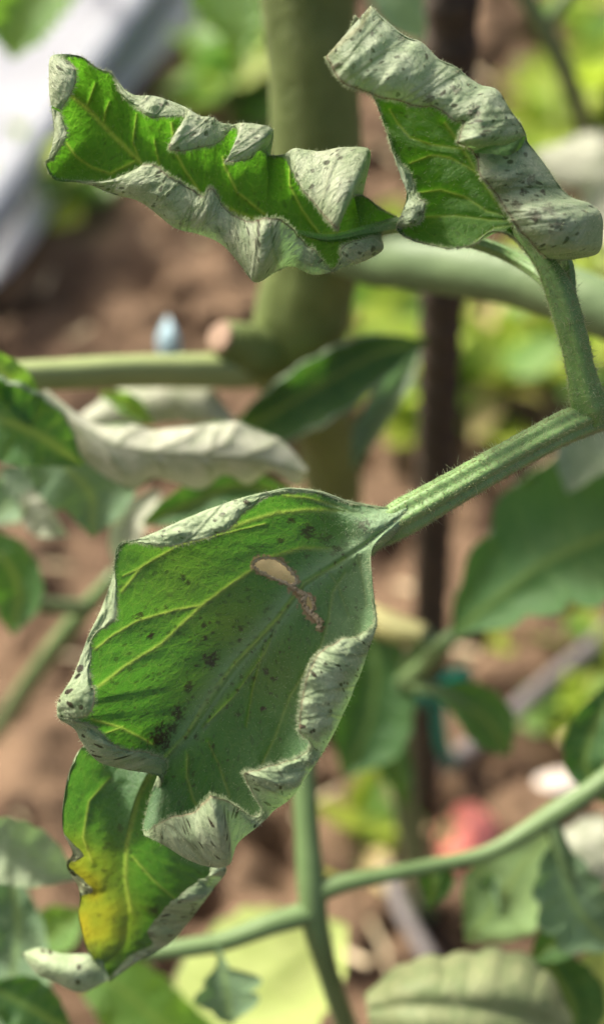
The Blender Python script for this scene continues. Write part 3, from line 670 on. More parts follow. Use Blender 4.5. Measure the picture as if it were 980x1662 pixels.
stalk('petiole', [(921, 520, 203, 12), (922, 470, 204, 12), (918, 430, 205, 11), (905, 405, 207, 10), (885, 385, 210, 9)], root, M_STEM2, nlen=60, hair=300, gland=800)
stalk('petiole', [(912, 490, 207, 10), (880, 450, 214, 11), (820, 412, 218, 11), (740, 385, 214, 11), (680, 370, 209, 12), (640, 366, 206, 12), (600, 374, 206, 9), (540, 386, 207, 6), (460, 372, 208.5, 4)], root, M_STEM, nlen=140, hair=500, gland=1200)

# ================================================================== BACKGROUND PLANTS
def bleaf(parent, M, W, mat, cup=3.0, roll=0.0, up=True, lob=.05, nlob=7, seed=1, label=None, name='leaf', rows=90, wave=.6, rollside=(1, 1), nb=18, nr=8, vk=.3, tilt=.06, vw=1.0):
    """broad leaf along a midrib M [(x,y,z)], W [(t, left px, right px)] half widths; margin lobed, rolled by `roll`"""
    M = np.array(M, float); zc = M[:, 2].mean()
    s = np.r_[0, np.cumsum(np.hypot(*np.diff(M[:, :2], axis=0).T))]; L = s[-1]
    q = np.linspace(0, L, 34); m = pchip(s, M, q); tg = np.gradient(m[:, :2], axis=0); tg /= np.linalg.norm(tg, axis=1)[:, None]
    nn = np.c_[tg[:, 1], -tg[:, 0]]
    W = np.array(W, float); wl = pchip(W[:, 0], W[:, 1], q / L); wr = pchip(W[:, 0], W[:, 2], q / L)
    ph = seed * 1.7
    lobs = lob if isinstance(lob, tuple) else (lob, lob)
    def side(wd, sg, rl, o):
        lob = lobs[0] if sg > 0 else lobs[1]; k = np.abs(np.sin(np.pi * nlob * q / L + ph + o))**.7
        ww = np.maximum(wd * (1 - lob + lob * 1.6 * k), .3)
        Fp = m[:, :2] + sg * nn * ww[:, None]
        Ep = m[:, :2] + sg * nn * (ww * (1 - rl))[:, None] - tg * (ww * rl * .15)[:, None]
        dF = (m[:, 2] - zc) - cup * ww / (np.max(wd) + 1e-6) + .8*wave * np.sin(q / L * 2*np.pi*nlob*.5 + o + ph) - tilt * ((Fp - m[:, :2]) @ np.array([.65, .75]))
        return [(a, f[0], f[1], d, e[0], e[1]) for a, f, d, e in zip(q, Fp, dF, Ep)]
    Mm = [(a, b[0], b[1], b[2] - zc) for a, b in zip(q, m)]
    d = loft(Mm, side(wl, 1, roll * rollside[0], 0), side(wr, -1, roll * rollside[1], 1.3), zc, rows=rows, nb=nb, nr=nr, cup=cup*.4, rollk=.5, up=up, wave=wave, seed=seed + 40, vk=vk, vw=vw)
    return add_leaf(d, mat, parent, name, label)

def bstalk(name, parent, pts, mat, ribs=0, amp=0.0, nseg=18, nlen=60, bump=.05, seed=1):
    pts = np.array(pts, float)
    V, F, N = tube(P(pts[:, 0], pts[:, 1], pts[:, 2]), pts[:, 3] / FPX * pts[:, 2] / 1000.0, nseg, nlen, ribs, amp, bump=bump, seed=seed)
    return make(name, V, F, mat, parent)

STD = [(0, 3, 3), (.12, 22, 22), (.35, 46, 46), (.6, 42, 42), (.85, 20, 20), (1, 1, 1)]
def std(k, kl=1.0, kr=1.0): return [(t, a * k * kl, b * k * kr) for t, a, b in STD]

# --- plant with the thick stem --------------------------------------
gz = ground_z(1110)
p = thing('tomato_plant', 'thick upright tomato stem with a cut stub and a pale curled leaf behind the focus', 'tomato plant', P(528, 1110, gz).tolist())
bstalk('stem', p, [(496, -120, 290, 78), (500, 0, 298, 76), (510, 150, 308, 73), (514, 300, 320, 73), (508, 420, 332, 74), (488, 520, 345, 76), (480, 580, 356, 74), (500, 640, 372, 60), (528, 700, 395, 50), (540, 790, 440, 46), (535, 950, 560, 40), (528, 1110, gz + 8, 36)],
       M_MAIN, ribs=5, amp=.03, nseg=48, nlen=120, bump=.06)
bstalk('branch', p, [(540, 400, 322, 40), (600, 415, 318, 46), (680, 425, 308, 47), (760, 437, 300, 47), (850, 455, 292, 46), (950, 490, 285, 46), (1060, 540, 280, 44)], M_BR, nseg=32)
bstalk('branch', p, [(450, 590, 352, 34), (390, 600, 340, 30), (300, 602, 325, 27), (200, 603, 310, 26), (100, 608, 298, 25), (0, 612, 288, 24), (-80, 616, 282, 24)], plain_mat('pale_branch_skin', (.22, .28, .10), (.27, .33, .13), 60, .55, .3, .0008), ribs=4, amp=.06, nseg=28)
o = bstalk('cut_stub', p, [(460, 588, 352, 40), (420, 575, 342, 44), (385, 560, 334, 38), (362, 550, 330, 30)], M_MAIN, nseg=28)
M_CUT = plain_mat('dried_cut', (.26, .17, .11), (.36, .25, .17), 300, .8, .6, .0008)
bstalk('cut_face', o, [(360, 549, 329.8, 27), (354, 547, 329, 25), (352, 546, 328.6, 12)], M_CUT, nseg=28, nlen=8)
bleaf(p, [(360, 715, 348), (430, 678, 338), (520, 625, 334), (610, 575, 336), (695, 552, 342)], [(0, 6, 30), (.2, 32, 50), (.5, 46, 60), (.8, 30, 38), (1, 1, 1)], M_D, seed=4, cup=4, roll=.12, tilt=-.03)
bleaf(p, [(680, 570, 365), (640, 630, 362), (600, 690, 360), (572, 760, 358)], [(0, 4, 4), (.3, 20, 22), (.7, 22, 22), (1, 3, 3)], M_G, up=False, seed=6, cup=6)
bstalk('petiole', p, [(500, 640, 372, 12), (430, 690, 366, 8), (350, 722, 374, 5)], M_BR)
# cream curled leaf seen from below
Md = [(0, 70, 634, 6), (60, 118, 684, 3), (130, 180, 722, 1), (210, 250, 734, 0), (300, 330, 738, 0), (390, 412, 745, 1), (480, 498, 766, 5)]
Ld = [(0, 74, 630, 7, 74, 631), (60, 128, 672, 5, 128, 673), (100, 160, 688, 5, 160, 690), (150, 208, 686, 4, 206, 690), (190, 246, 696, 5, 245, 697), (250, 306, 691, 4, 305, 693), (320, 372, 683, 4, 371, 686), (370, 416, 694, 5, 415, 696), (425, 465, 721, 6, 464, 722), (480, 500, 762, 7, 500, 763)]
Rd = [(0, 66, 640, 7, 66, 640), (50, 98, 690, 6, 99, 690), (90, 126, 735, 6, 129, 733), (130, 164, 768, 6, 166, 765), (180, 219, 796, 7, 220, 790), (210, 246, 777, 5, 247, 776), (245, 284, 784, 6, 285, 781), (290, 328, 796, 8, 328, 790), (330, 366, 771, 5, 366, 770), (365, 402, 787, 8, 402, 783), (400, 437, 766, 5, 437, 765), (445, 481, 790, 8, 481, 785), (480, 499, 770, 7, 499, 770)]
vD = [([(70, 634), (118, 684), (180, 722), (250, 734), (330, 738), (412, 745), (498, 766)], 4, 3), ([(190, 724), (205, 705), (232, 695)], 3, 2), ([(250, 734), (300, 712), (330, 690)], 3.5, 2), ([(330, 738), (372, 716), (385, 690)], 3.5, 2.5), ([(392, 743), (430, 728), (450, 715)], 3, 2),
      ([(170, 718), (185, 750), (205, 775)], 3, 2), ([(240, 733), (262, 752), (266, 775)], 3, 2), ([(310, 737), (340, 760), (345, 780)], 3.5, 2), ([(385, 742), (420, 756), (430, 768)], 3, 2), ([(300, 712), (318, 702)], 2, 2), ([(345, 727), (350, 700)], 2.5, 2)]
D2 = loft(Md, Ld, Rd, 266.0, rows=160, nb=34, nr=8, cup=-2.0, rollk=.3, up=False, veins=vD, wave=.5, seed=9, smo=4, jit=.7)
add_leaf(D2, M_P, p, label='cream leaf turned underside up')
bleaf(p, [(120, 690, 330), (200, 665, 330), (290, 650, 332), (385, 690, 334)], [(0, 6, 6), (.3, 34, 34), (.7, 40, 34), (1, 4, 4)], M_P, up=False, cup=-5, seed=11, roll=.1)
bleaf(p, [(165, 640, 318), (200, 652, 318), (250, 690, 318)], [(0, 4, 4), (.5, 18, 18), (1, 2, 2)], M_L, seed=14)
bleaf(p, [(470, 800, 300), (380, 790, 298), (300, 822, 296), (230, 850, 296)], [(0, 8, 8), (.4, 36, 30), (.8, 24, 24), (1, 2, 2)], M_D, seed=15, cup=4)
bleaf(p, [(-80, 660, 262), (0, 680, 262), (60, 705, 264), (135, 755, 268)], [(0, 60, 60), (.4, 66, 66), (.7, 52, 50), (1, 3, 3)], M_G, seed=16, cup=5, lob=.05, roll=.10, rollside=(1, .2), rows=120)
bleaf(p, [(60, 700, 285), (110, 760, 285), (150, 810, 288), (150, 872, 290)], [(0, 40, 40), (.4, 84, 62), (.75, 60, 50), (1, 2, 2)], M_B2, seed=18, cup=4, lob=.05)
bleaf(p, [(-30, 570, 262), (0, 600, 262), (35, 640, 264), (50, 690, 264)], [(0, 12, 12), (.4, 30, 34), (.8, 22, 24), (1, 2, 2)], M_L, seed=19)
bleaf(p, [(260, 800, 330), (215, 840, 330), (205, 900, 332), (235, 950, 334)], [(0, 6, 6), (.4, 26, 26), (.8, 18, 18), (1, 2, 2)], M_P, seed=20, up=False)
bleaf(p, [(40, 800, 300), (70, 850, 300), (110, 870, 302)], [(0, 12, 12), (.5, 30, 24), (1, 2, 2)], M_P, seed=22, up=False)

bleaf(p, [(372, 880, 335), (430, 918, 335), (480, 945, 336), (530, 985, 338)], [(0, 10, 10), (.35, 40, 40), (.7, 44, 40), (1, 4, 4)], M_T, up=False, cup=-4, seed=61)
# --- left edge plant -------------------------------------------------
p = thing('tomato_plant', 'blurred shoot with thin pale stems and leaves at the left edge below the cut branch', 'tomato plant', P(-60, 1200, ground_z(1200)).tolist())
bstalk('stem', p, [(-60, 1230, 640, 14), (0, 1180, 520, 14), (60, 1090, 440, 15), (130, 1000, 400, 15), (190, 930, 390, 11)], M_SH)
bstalk('branch', p, [(150, 985, 398, 12), (90, 985, 380, 13), (30, 975, 360, 14), (-60, 960, 350, 14)], M_BR)
bleaf(p, [(60, 760, 340), (30, 800, 340), (-20, 850, 340)], std(.9), M_B2, seed=23)
bleaf(p, [(-60, 880, 320), (0, 900, 320), (30, 950, 322), (20, 1030, 324)], [(0, 10, 10), (.4, 40, 40), (.8, 30, 36), (1, 2, 2)], M_G, seed=24)
bleaf(p, [(0, 760, 330), (50, 800, 330), (60, 840, 330)], std(.7), M_G, seed=25, up=False)

# --- lower left leaves -----------------------------------------------
p = thing('tomato_plant', 'grey green and bright green leaves crowding the lower left corner', 'tomato plant', P(-40, 1640, ground_z(1640)).tolist())
bstalk('stem', p, [(-40, 1700, 520, 16), (-30, 1600, 420, 16), (-40, 1480, 330, 15), (-60, 1380, 290, 14)], M_SH)
bleaf(p, [(-70, 1350, 262), (0, 1375, 262), (60, 1395, 264), (125, 1425, 268)], [(0, 20, 10), (.35, 50, 52), (.7, 42, 46), (1, 4, 4)], M_LG, seed=26, cup=4, up=False)
bleaf(p, [(20, 1420, 300), (30, 1500, 300), (20, 1600, 296), (30, 1700, 290)], [(0, 10, 30), (.4, 50, 56), (.8, 60, 60), (1, 20, 20)], M_B2, seed=27, cup=5, wave=2)
bleaf(p, [(60, 1540, 330), (95, 1510, 330), (140, 1480, 332)], [(0, 20, 20), (.5, 42, 36), (1, 4, 4)], M_L, seed=28)
bleaf(p, [(-20, 1600, 280), (40, 1630, 280), (120, 1680, 282)], std(1.0), M_D, seed=29)

# --- lower middle: large pale leaf and light green one ----------------
p = thing('tomato_plant', 'broad pale yellow green leaf beside a light green one under the big leaf tip', 'tomato plant', P(330, 1760, ground_z(1740)).tolist())
bstalk('stem', p, [(330, 1800, 480, 18), (320, 1740, 420, 18), (330, 1690, 390, 14)], M_SH)
bleaf(p, [(330, 1700, 372), (400, 1620, 380), (480, 1560, 388), (560, 1500, 396)], [(0, 60, 40), (.3, 120, 110), (.6, 120, 100), (.85, 60, 60), (1, 4, 4)], M_Y, seed=30, cup=4, lob=.04, tilt=.14)
bleaf(p, [(330, 1700, 360), (260, 1660, 358), (190, 1600, 358), (110, 1570, 360)], [(0, 40, 40), (.4, 70, 60), (.8, 46, 40), (1, 3, 3)], M_L, seed=31, cup=4)
bstalk('petiole', p, [(330, 1690, 390, 10), (345, 1690, 382, 8)], M_SH)

# --- lower shoot with forks --------------------------------------------
p = thing('tomato_plant', 'blurred green shoot forking left and right below the big leaf, leaves at lower right', 'tomato plant', P(590, 1760, ground_z(1760)).tolist())
bstalk('stem', p, [(490, 1180, 300, 19), (493, 1260, 298, 20), (498, 1350, 296, 20), (505, 1440, 295, 23), (512, 1500, 296, 22), (530, 1570, 300, 18), (560, 1660, 310, 18), (600, 1780, 340, 18)], M_SH, nlen=90)
bstalk('branch', p, [(508, 1480, 295, 20), (440, 1500, 293, 18), (360, 1528, 291, 16), (290, 1540, 290, 15), (220, 1548, 290, 13)], M_SH)
bstalk('branch', p, [(505, 1450, 295, 20), (560, 1433, 295, 15), (620, 1421, 296, 13), (700, 1405, 297, 12), (800, 1380, 297, 13), (850, 1352, 297, 15), (900, 1320, 296, 18), (940, 1295, 295, 17), (985, 1262, 294, 16), (1060, 1190, 292, 17)], M_SH, nlen=90)
bstalk('branch', p, [(890, 1325, 296, 14), (905, 1365, 296, 14), (925, 1420, 297, 12), (970, 1480, 300, 10)], M_SH)
bleaf(p, [(1000, 1120, 300), (965, 1180, 300), (950, 1240, 300), (985, 1300, 300)], [(0, 20, 20), (.5, 40, 40), (1, 8, 8)], M_D, seed=32)
bleaf(p, [(895, 1350, 340), (850, 1400, 325), (810, 1460, 312), (755, 1530, 300)], [(0, 6, 6), (.3, 56, 56), (.65, 76, 64), (1, 3, 3)], M_LG, seed=33, cup=5)
bleaf(p, [(800, 1420, 314), (780, 1470, 314), (760, 1530, 316)], [(0, 8, 8), (.5, 30, 26), (1, 3, 3)], M_B2, seed=46, cup=4)
bleaf(p, [(905, 1360, 298), (915, 1420, 296), (940, 1480, 296), (1000, 1540, 298)], [(0, 8, 8), (.35, 46, 54), (.7, 54, 60), (1, 6, 6)], M_B2, seed=34, cup=5, lob=.16, nlob=5)
bleaf(p, [(940, 1500, 300), (900, 1530, 300), (860, 1560, 300)], std(.7), M_G, seed=47)
bleaf(p, [(1040, 1370, 345), (980, 1380, 345), (930, 1410, 346), (935, 1460, 348)], [(0, 30, 30), (.4, 54, 60), (.8, 36, 36), (1, 3, 3)], M_P, seed=35, up=False, cup=-4)
bleaf(p, [(596, 1640, 284), (660, 1632, 279), (740, 1634, 277), (830, 1645, 279), (925, 1668, 286)], [(0, 26, 50), (.2, 70, 100), (.45, 88, 118), (.6, 100, 118), (.85, 72, 90), (1, 16, 24)], M_PG, vk=.4, vw=1.0, seed=36, up=False, cup=-9, roll=.12, rows=130, nb=28, nr=12, wave=.35, lob=(.07, .05), label='curled leaf showing its veined pale underside')
bleaf(p, [(870, 1540, 310), (905, 1590, 308), (930, 1640, 308), (930, 1720, 308)], [(0, 20, 20), (.5, 56, 46), (1, 16, 16)], M_D, seed=37)
bleaf(p, [(990, 1530, 325), (970, 1590, 325), (960, 1680, 325)], [(0, 12, 12), (.5, 40, 50), (1, 16, 16)], M_Y, seed=38)
bleaf(p, [(352, 1535, 288), (362, 1575, 286), (368, 1610, 285), (375, 1662, 285)], [(0, 3, 3), (.28, 12, 12), (.5, 50, 44), (.8, 38, 36), (1, 3, 3)], M_B2, seed=39, cup=4, lob=.3, nlob=3, label='small blue green leaf hanging from the left fork')
bleaf(p, [(690, 1395, 300), (705, 1430, 300), (695, 1475, 300)], [(0, 6, 6), (.4, 30, 26), (1, 3, 3)], M_G, seed=48)

# --- right hand plant ---------------------------------------------------
p = thing('tomato_plant', 'blurred plant with large dark green leaves and a forked stalk right of the big leaf', 'tomato plant', P(690, 1480, ground_z(1480)).tolist())
bstalk('stem', p, [(690, 1480, ground_z(1480) + 10, 18), (676, 1400, 540, 20), (655, 1300, 470, 20), (650, 1180, 420, 20), (665, 1090, 390, 18), (690, 1030, 375, 17)], M_SH)
bstalk('branch', p, [(690, 1030, 375, 17), (640, 1020, 380, 24), (600, 1000, 390, 20), (570, 980, 400, 12)], plain_mat('yellow_stem', (.28, .27, .10), (.33, .31, .13), 60))
bstalk('petiole', p, [(655, 1105, 390, 14), (690, 1080, 365, 16), (730, 1035, 347, 13), (770, 1003, 346, 8)], M_B2 if False else M_SH)
bstalk('petiole', p, [(662, 1100, 388, 13), (690, 1115, 372, 13), (730, 1128, 366, 8), (770, 1150, 364, 4)], M_SH)
bleaf(p, [(735, 1030, 342), (800, 975, 336), (880, 915, 332), (980, 870, 330), (1080, 840, 330)], [(0, 4, 4), (.16, 60, 40), (.3, 84, 62), (.55, 130, 90), (.8, 110, 100), (1, 30, 30)], M_G, seed=41, cup=5, lob=.16, nlob=5, rows=120)
bleaf(p, [(800, 940, 345), (840, 880, 345), (870, 810, 346), (905, 745, 348)], [(0, 20, 20), (.3, 50, 44), (.65, 46, 60), (1, 4, 4)], M_G, seed=42, cup=4, roll=.1)
bleaf(p, [(1060, 680, 320), (990, 700, 320), (945, 740, 322), (920, 800, 325)], [(0, 30, 30), (.4, 52, 50), (.8, 34, 34), (1, 3, 3)], M_B2, seed=43, up=False)
bleaf(p, [(700, 1118, 368), (745, 1140, 364), (790, 1170, 362), (825, 1225, 362)], [(0, 4, 4), (.25, 34, 20), (.6, 44, 40), (.85, 26, 30), (1, 3, 3)], M_G, seed=44, cup=5)
bleaf(p, [(600, 1020, 400), (610, 1090, 398), (600, 1170, 398), (560, 1260, 400)], [(0, 30, 20), (.35, 60, 56), (.7, 64, 60), (1, 6, 6)], M_D, seed=45, cup=5)
bleaf(p, [(610, 1180, 405), (640, 1240, 405), (660, 1310, 408)], [(0, 20, 20), (.5, 26, 26), (1, 3, 3)], M_D, seed=49)

# --- upper left leaves and upper right shoot ----------------------------
p = thing('tomato_plant', 'bright green leaves hanging in at the top left before the white sheet', 'tomato plant', P(150, -160, ground_z(-60)).tolist())
bstalk('stem', p, [(120, -60, ground_z(-60), 9), (160, -90, 900, 12), (220, -120, 640, 14), (300, -90, 520, 14)], M_SH)
bleaf(p, [(340, -90, 520), (365, -20, 515), (385, 40, 515), (378, 125, 520)], [(0, 30, 30), (.3, 56, 56), (.55, 46, 52), (.75, 22, 22), (1, 3, 3)], M_L, seed=51, cup=5, lob=.2)
bleaf(p, [(330, -60, 530), (400, -10, 530), (450, 40, 532)], std(1.1), M_L, seed=52)
bleaf(p, [(140, -70, 480), (80, -20, 480), (40, 30, 482), (20, 95, 484)], [(0, 30, 20), (.4, 46, 50), (.75, 44, 56), (1, 4, 4)], M_L, seed=53, cup=5, lob=.18)
bleaf(p, [(40, -60, 500), (-10, 0, 500), (-20, 70, 500)], std(1.3), M_G, seed=54)
p = thing('tomato_plant', 'pale forked stem and washed out leaf at the upper right corner', 'tomato plant', P(1010, 430, ground_z(430)).tolist())
bstalk('stem', p, [(1010, 440, ground_z(430), 14), (985, 330, 700, 14), (955, 240, 560, 15), (930, 150, 510, 15), (895, 70, 480, 15), (855, 0, 465, 14), (820, -60, 455, 14)], M_BR)
bstalk('branch', p, [(888, 45, 477, 12), (905, 15, 470, 11), (950, -40, 462, 10)], M_BR)
bleaf(p, [(1080, 240, 480), (1000, 270, 480), (930, 270, 484), (860, 250, 490)], [(0, 20, 20), (.4, 44, 56), (.75, 34, 44), (1, 3, 3)], M_P, seed=55, up=False, cup=-4)
bleaf(p, [(1060, 330, 470), (990, 345, 470), (920, 370, 474)], std(1.1), M_P, seed=56, up=False)
bleaf(p, [(600, -40, 560), (640, 0, 560), (670, 40, 562), (700, 80, 564)], [(0, 20, 20), (.5, 44, 40), (1, 4, 4)], M_B2, seed=57)

# ================================================================== STAKE, TIE, TUNNEL, STICKS, FALLEN FRUIT
def build_stake():
    base = P(690, 1330, ground_z(1330)); base[2] -= .02
    st = thing('garden_stake', 'dark rusty ribbed garden stake standing upright behind the thick stem', 'garden stake', base.tolist())
    m = plain_mat('rusty_stake', (.022, .018, .012), (.050, .038, .024), 90, .7, .9, .0015, (.10, .072, .042))
    top = P(736, -60, 352); k = 260
    C = base[None] + (top - base)[None] * np.linspace(0, 1, k)[:, None]
    r = .0075 + .0007 * (np.sin(np.arange(k) * .9) > .55)
    V, F, N = tube(C, r, 20, k, bump=.05); make('pole', V, F, m, st)
build_stake()
def ribbon(name, pts, wd, mat, parent=None, th=.0008, origin=None):
    pts = np.array(pts, float); c = catmull(P(pts[:, 0], pts[:, 1], pts[:, 2]), 40); T = np.gradient(c, axis=0); T /= np.linalg.norm(T, axis=1)[:, None]
    S = np.cross(T, -cF); S /= np.linalg.norm(S, axis=1)[:, None]; Nn = np.cross(S, T)
    ring = [c + S*wd/2 + Nn*th, c - S*wd/2 + Nn*th, c - S*wd/2 - Nn*th, c + S*wd/2 - Nn*th]
    V = np.stack(ring, 1).reshape(-1, 3); n = len(c)
    F = [[i*4 + j, i*4 + (j+1) % 4, i*4 + 4 + (j+1) % 4, i*4 + 4 + j] for i in range(n-1) for j in range(4)] + [[0, 1, 2, 3], [4*n-1, 4*n-2, 4*n-3, 4*n-4]]
    return make(name, V, F, mat, parent, origin=origin)
M_TIE = plain_mat('green_tie', (.005, .17, .10), (.01, .23, .14), 80, .4, .1)
o = thing('plant_tie', 'turquoise green plastic tie knotted round the dark stake', 'plant tie', P(700, 1125, 560).tolist())
ribbon('band', [(670, 1140, 545), (690, 1128, 535), (712, 1122, 538), (740, 1112, 550)], .008, M_TIE, o)
ribbon('loose_end', [(735, 1118, 550), (745, 1100, 545), (738, 1085, 545)], .012, M_TIE, o)
ribbon('loose_end', [(712, 1130, 545), (714, 1180, 555), (724, 1225, 565), (738, 1240, 570)], .006, M_TIE, o)

def build_tunnel():
    z1, z2 = 760, 1000
    t = thing('plastic_tunnel', 'white plastic sheet over a grey hoop pipe in the top left corner', 'plastic tunnel', P(60, 330, 1150).tolist())
    wm = plain_mat('white_sheet', (.78, .80, .82), (.84, .85, .86), 5, .35, .25, .004, trans=(.88, .90, .92), tf=.6)
    # sheet sloping down to the ground along its right edge
    lo = np.array([(-160, 560, 0), (0, 440, 0), (100, 300, 0), (200, 150, 0), (300, 40, 0), (360, -40, 0)], float)
    a = np.stack([P(x, y, ground_z(y) - 60) for x, y, _ in lo]); a[:, 2] = np.maximum(a[:, 2], .005)
    a = catmull(a, 60); q = np.linspace(0, 1, 40)
    G = []
    for j in q:
        off = np.array([-.60 * j, -.05 * j, .12 * math.sin(j * 1.5)])
        row = a + off; row[:, 2] += .010 * np.sin(np.arange(60) * .5 + j * 7) * j; G.append(row)
    G = np.stack(G, 1); th = np.array([0.004, 0.0, -.004])
    V = np.concatenate([G.reshape(-1, 3), G.reshape(-1, 3) + th]); F1 = grid_faces(60, 40); F2 = grid_faces(60, 40, 2400)[:, ::-1]
    make('sheet', V, np.concatenate([F1, F2]), wm, t)
    pm_ = plain_mat('grey_pipe', (.22, .24, .26), (.27, .29, .31), 20, .45, .1)
    i0 = 5; pr = catmull(np.stack([P(x, y, ground_z(y) - 130) for x, y in ((300, -90), (235, 0), (120, 155), (0, 325), (-160, 560))]), 60)
    V, F, N = tube(pr, np.full(60, .018), 20, 90); make('hoop_pipe', V, F, pm_, t)
build_tunnel()

def stick(label, pts, mat, name='stick', cat='stick'):
    pts = np.array(pts, float); W = P(pts[:, 0], pts[:, 1], pts[:, 2]); org = W[0]
    V, F, N = tube(W, pts[:, 3] / FPX * pts[:, 2] / 1000, 16, 60, bump=.12)
    o = make(name, V, F, mat, origin=org); o['label'] = label; o['category'] = cat; return o
M_ST = plain_mat('weathered_stick', (.11, .097, .09), (.17, .155, .145), 60, .8, .5, .001)
stick('grey weathered stick lying aslant on the soil right of the stake', [(x, y, ground_z(y) - 22, 15) for x, y in ((722, 1245), (800, 1185), (880, 1115), (990, 1025), (1060, 968))], M_ST)
stick('short grey stick lying on soil below the stalk fork', [(x, y, ground_z(y) - 20, 13) for x, y in ((625, 1400), (650, 1470), (690, 1545), (720, 1600))], M_ST)

def build_fruit():
    c = P(758, 1360, ground_z(1360) - 26); org = c.copy(); r = .0175
    t = thing('tomato', 'small pinkish red tomato lying on the soil beside the stake', 'tomato', c.tolist())
    th = np.linspace(0, np.pi, 26); ph = np.linspace(0, 2*np.pi, 40, endpoint=False)
    T, H = np.meshgrid(th, ph, indexing='ij')
    rr = r * (1 + .03*np.cos(5*H)*np.sin(T)) * (1 - .18*np.exp(-(T/.45)**2))
    V = np.stack([rr*np.sin(T)*np.cos(H)*1.05, rr*np.sin(T)*np.sin(H), rr*np.cos(T)*.85], -1).reshape(-1, 3)
    ca, sa = math.cos(1.0), math.sin(1.0); V = V @ np.array([[ca, 0, sa], [0, 1, 0], [-sa, 0, ca]]) + c
    F = []
    for i in range(25):
        for j in range(40): F.append([i*40 + j, i*40 + (j+1) % 40, (i+1)*40 + (j+1) % 40, (i+1)*40 + j])
    make('fruit', V, F, plain_mat('tomato_skin', (.74, .20, .15), (.80, .28, .22), 30, .35, 0), t)
    axis = np.array([sa*-1, 0, ca]); top = c + np.array([-sa, 0, ca]) * r * .72
    pp = []
    for k in range(5):
        a = k * 2*np.pi/5; u = np.array([ca, 0, sa]); w_ = np.array([0, 1.0, 0]); d = u*math.cos(a) + w_*math.sin(a)
        pth = np.stack([top, top + d*.006 + axis*.001, top + d*.012 - axis*.001]); V, F, N = tube(pth, np.array([.0018, .0016, .0004]), 8, 10); pp.append((V, F))
    V, F, N = tube(np.stack([top, top + axis*.007]), np.array([.0014, .001]), 8, 8); pp.append((V, F))
    V, F = join(pp); make('calyx', V, F, M_SH, t)
build_fruit()

def litter(label, px, py, rpx, mat, seed, flat=.5, name='stone', cat='stone'):
    import bmesh
    z = ground_z(py) - 12; c = P(px, py, z); r = rpx / FPX * z / 1000
    bm = bmesh.new(); bmesh.ops.create_icosphere(bm, subdivisions=3, radius=1)
    bv = np.array([q.co[:] for q in bm.verts]); bf = [[q.index for q in f.verts] for f in bm.faces]; bm.free()
    n = vnoise(bv[:, 0]*1.3 + seed, bv[:, 1]*1.3 + bv[:, 2] + 7, seed) * .8
    V = bv * (1 + n)[:, None] * r * np.array([1.1, .9, flat]) + c
    o = make(name, V, bf, mat, origin=c); o['label'] = label; o['category'] = cat
M_WS = plain_mat('white_stone', (.55, .48, .40), (.66, .60, .52), 40, .8, .4, .001)
litter('pale cream stone on the soil at the right under the stick', 912, 1270, 34, M_WS, 3)
litter('yellowish pale clump beside the stalk on the soil', 268, 1290, 1, M_WS, 5) if False else None

def straw():
    parts = []
    for k in range(260):
        y = rng.uniform(.2, 1.6); x = rng.uniform(-.6, .6) * (.5 + y*.6); a = rng.uniform(0, np.pi); L = rng.uniform(.012, .045)
        c = np.array([x, y, rng.uniform(.004, .016)]); d = np.array([np.cos(a), np.sin(a), rng.uniform(-.2, .2)]) * L / 2; n = np.array([-np.sin(a), np.cos(a), 0]) * rng.uniform(.0008, .003)
        up_ = np.array([0, 0, .0008]); b = np.array([0, 0, rng.uniform(-.003, .004)])
        V = np.stack([c-d+n, c-d-n, c+n+b, c-n+b, c+d+n*.4, c+d-n*.4]); V = np.concatenate([V + up_, V - up_])
        parts.append((V, [[0,1,3,2], [2,3,5,4], [8,9,7,6], [10,11,9,8], [0,2,8,6], [2,4,10,8], [1,7,9,3], [3,9,11,5], [0,6,7,1], [4,5,11,10]]))
    V, F = join(parts); make('straw_litter', V, F, plain_mat('straw', (.42, .33, .18), (.60, .50, .32), 30, .7, .2), kind='stuff', smooth=False)
straw()
def scrap():
    o = thing('leaf_scrap', 'pale blue plastic scrap sticking up above the cut branch', 'plastic scrap', P(272, 575, 420).tolist())
    m = plain_mat('blue_scrap', (.25, .38, .42), (.33, .46, .50), 30, .4, .1)
    d = patch([(258, 575, 0), (255, 550, 0), (270, 515, 0)], [(292, 575, -4), (290, 550, -5), (274, 514, -2)], 420, bulge=3)
    V = np.concatenate([d['V'], d['V'] + cF*.0006]); n = len(d['V'])
    make('sheet_piece', V, np.concatenate([d['F'], d['F'][:, ::-1] + n]), m, o)
scrap()

# ------------------------------------------------------------------ weeds
def weed_leaf_mesh(name, mat, L, W, bend):
    n = 9; u = np.linspace(0, 1, n); wd = W * np.sin(np.pi * np.clip(u, .02, .98))**.8
    V = []; 
    for i in range(n):
        z = bend * u[i]**2; x = L * u[i]
        V += [(x, -wd[i], z + .15*wd[i]), (x, 0, z - .1*wd[i]), (x, wd[i], z + .15*wd[i])]
    F = [[i*3 + j, i*3 + j + 1, i*3 + j + 4, i*3 + j + 3] for i in range(n-1) for j in range(2)]
    me = bpy.data.meshes.new(name); me.from_pydata(V, [], F); me.polygons.foreach_set('use_smooth', [True]*len(me.polygons))
    me.materials.append(mat); me.update(); return me
WM = [plain_mat('weed_yellow_green', (.26, .36, .04), (.36, .44, .07), 60, .5, .1, trans=(.5, .68, .06), tf=.45),
      plain_mat('weed_green', (.12, .24, .04), (.16, .29, .05), 60, .5, .1, trans=(.28, .55, .05), tf=.42),
      plain_mat('weed_straw', (.45, .36, .16), (.55, .45, .2), 60, .6, .1, trans=(.6, .5, .2), tf=.3)]
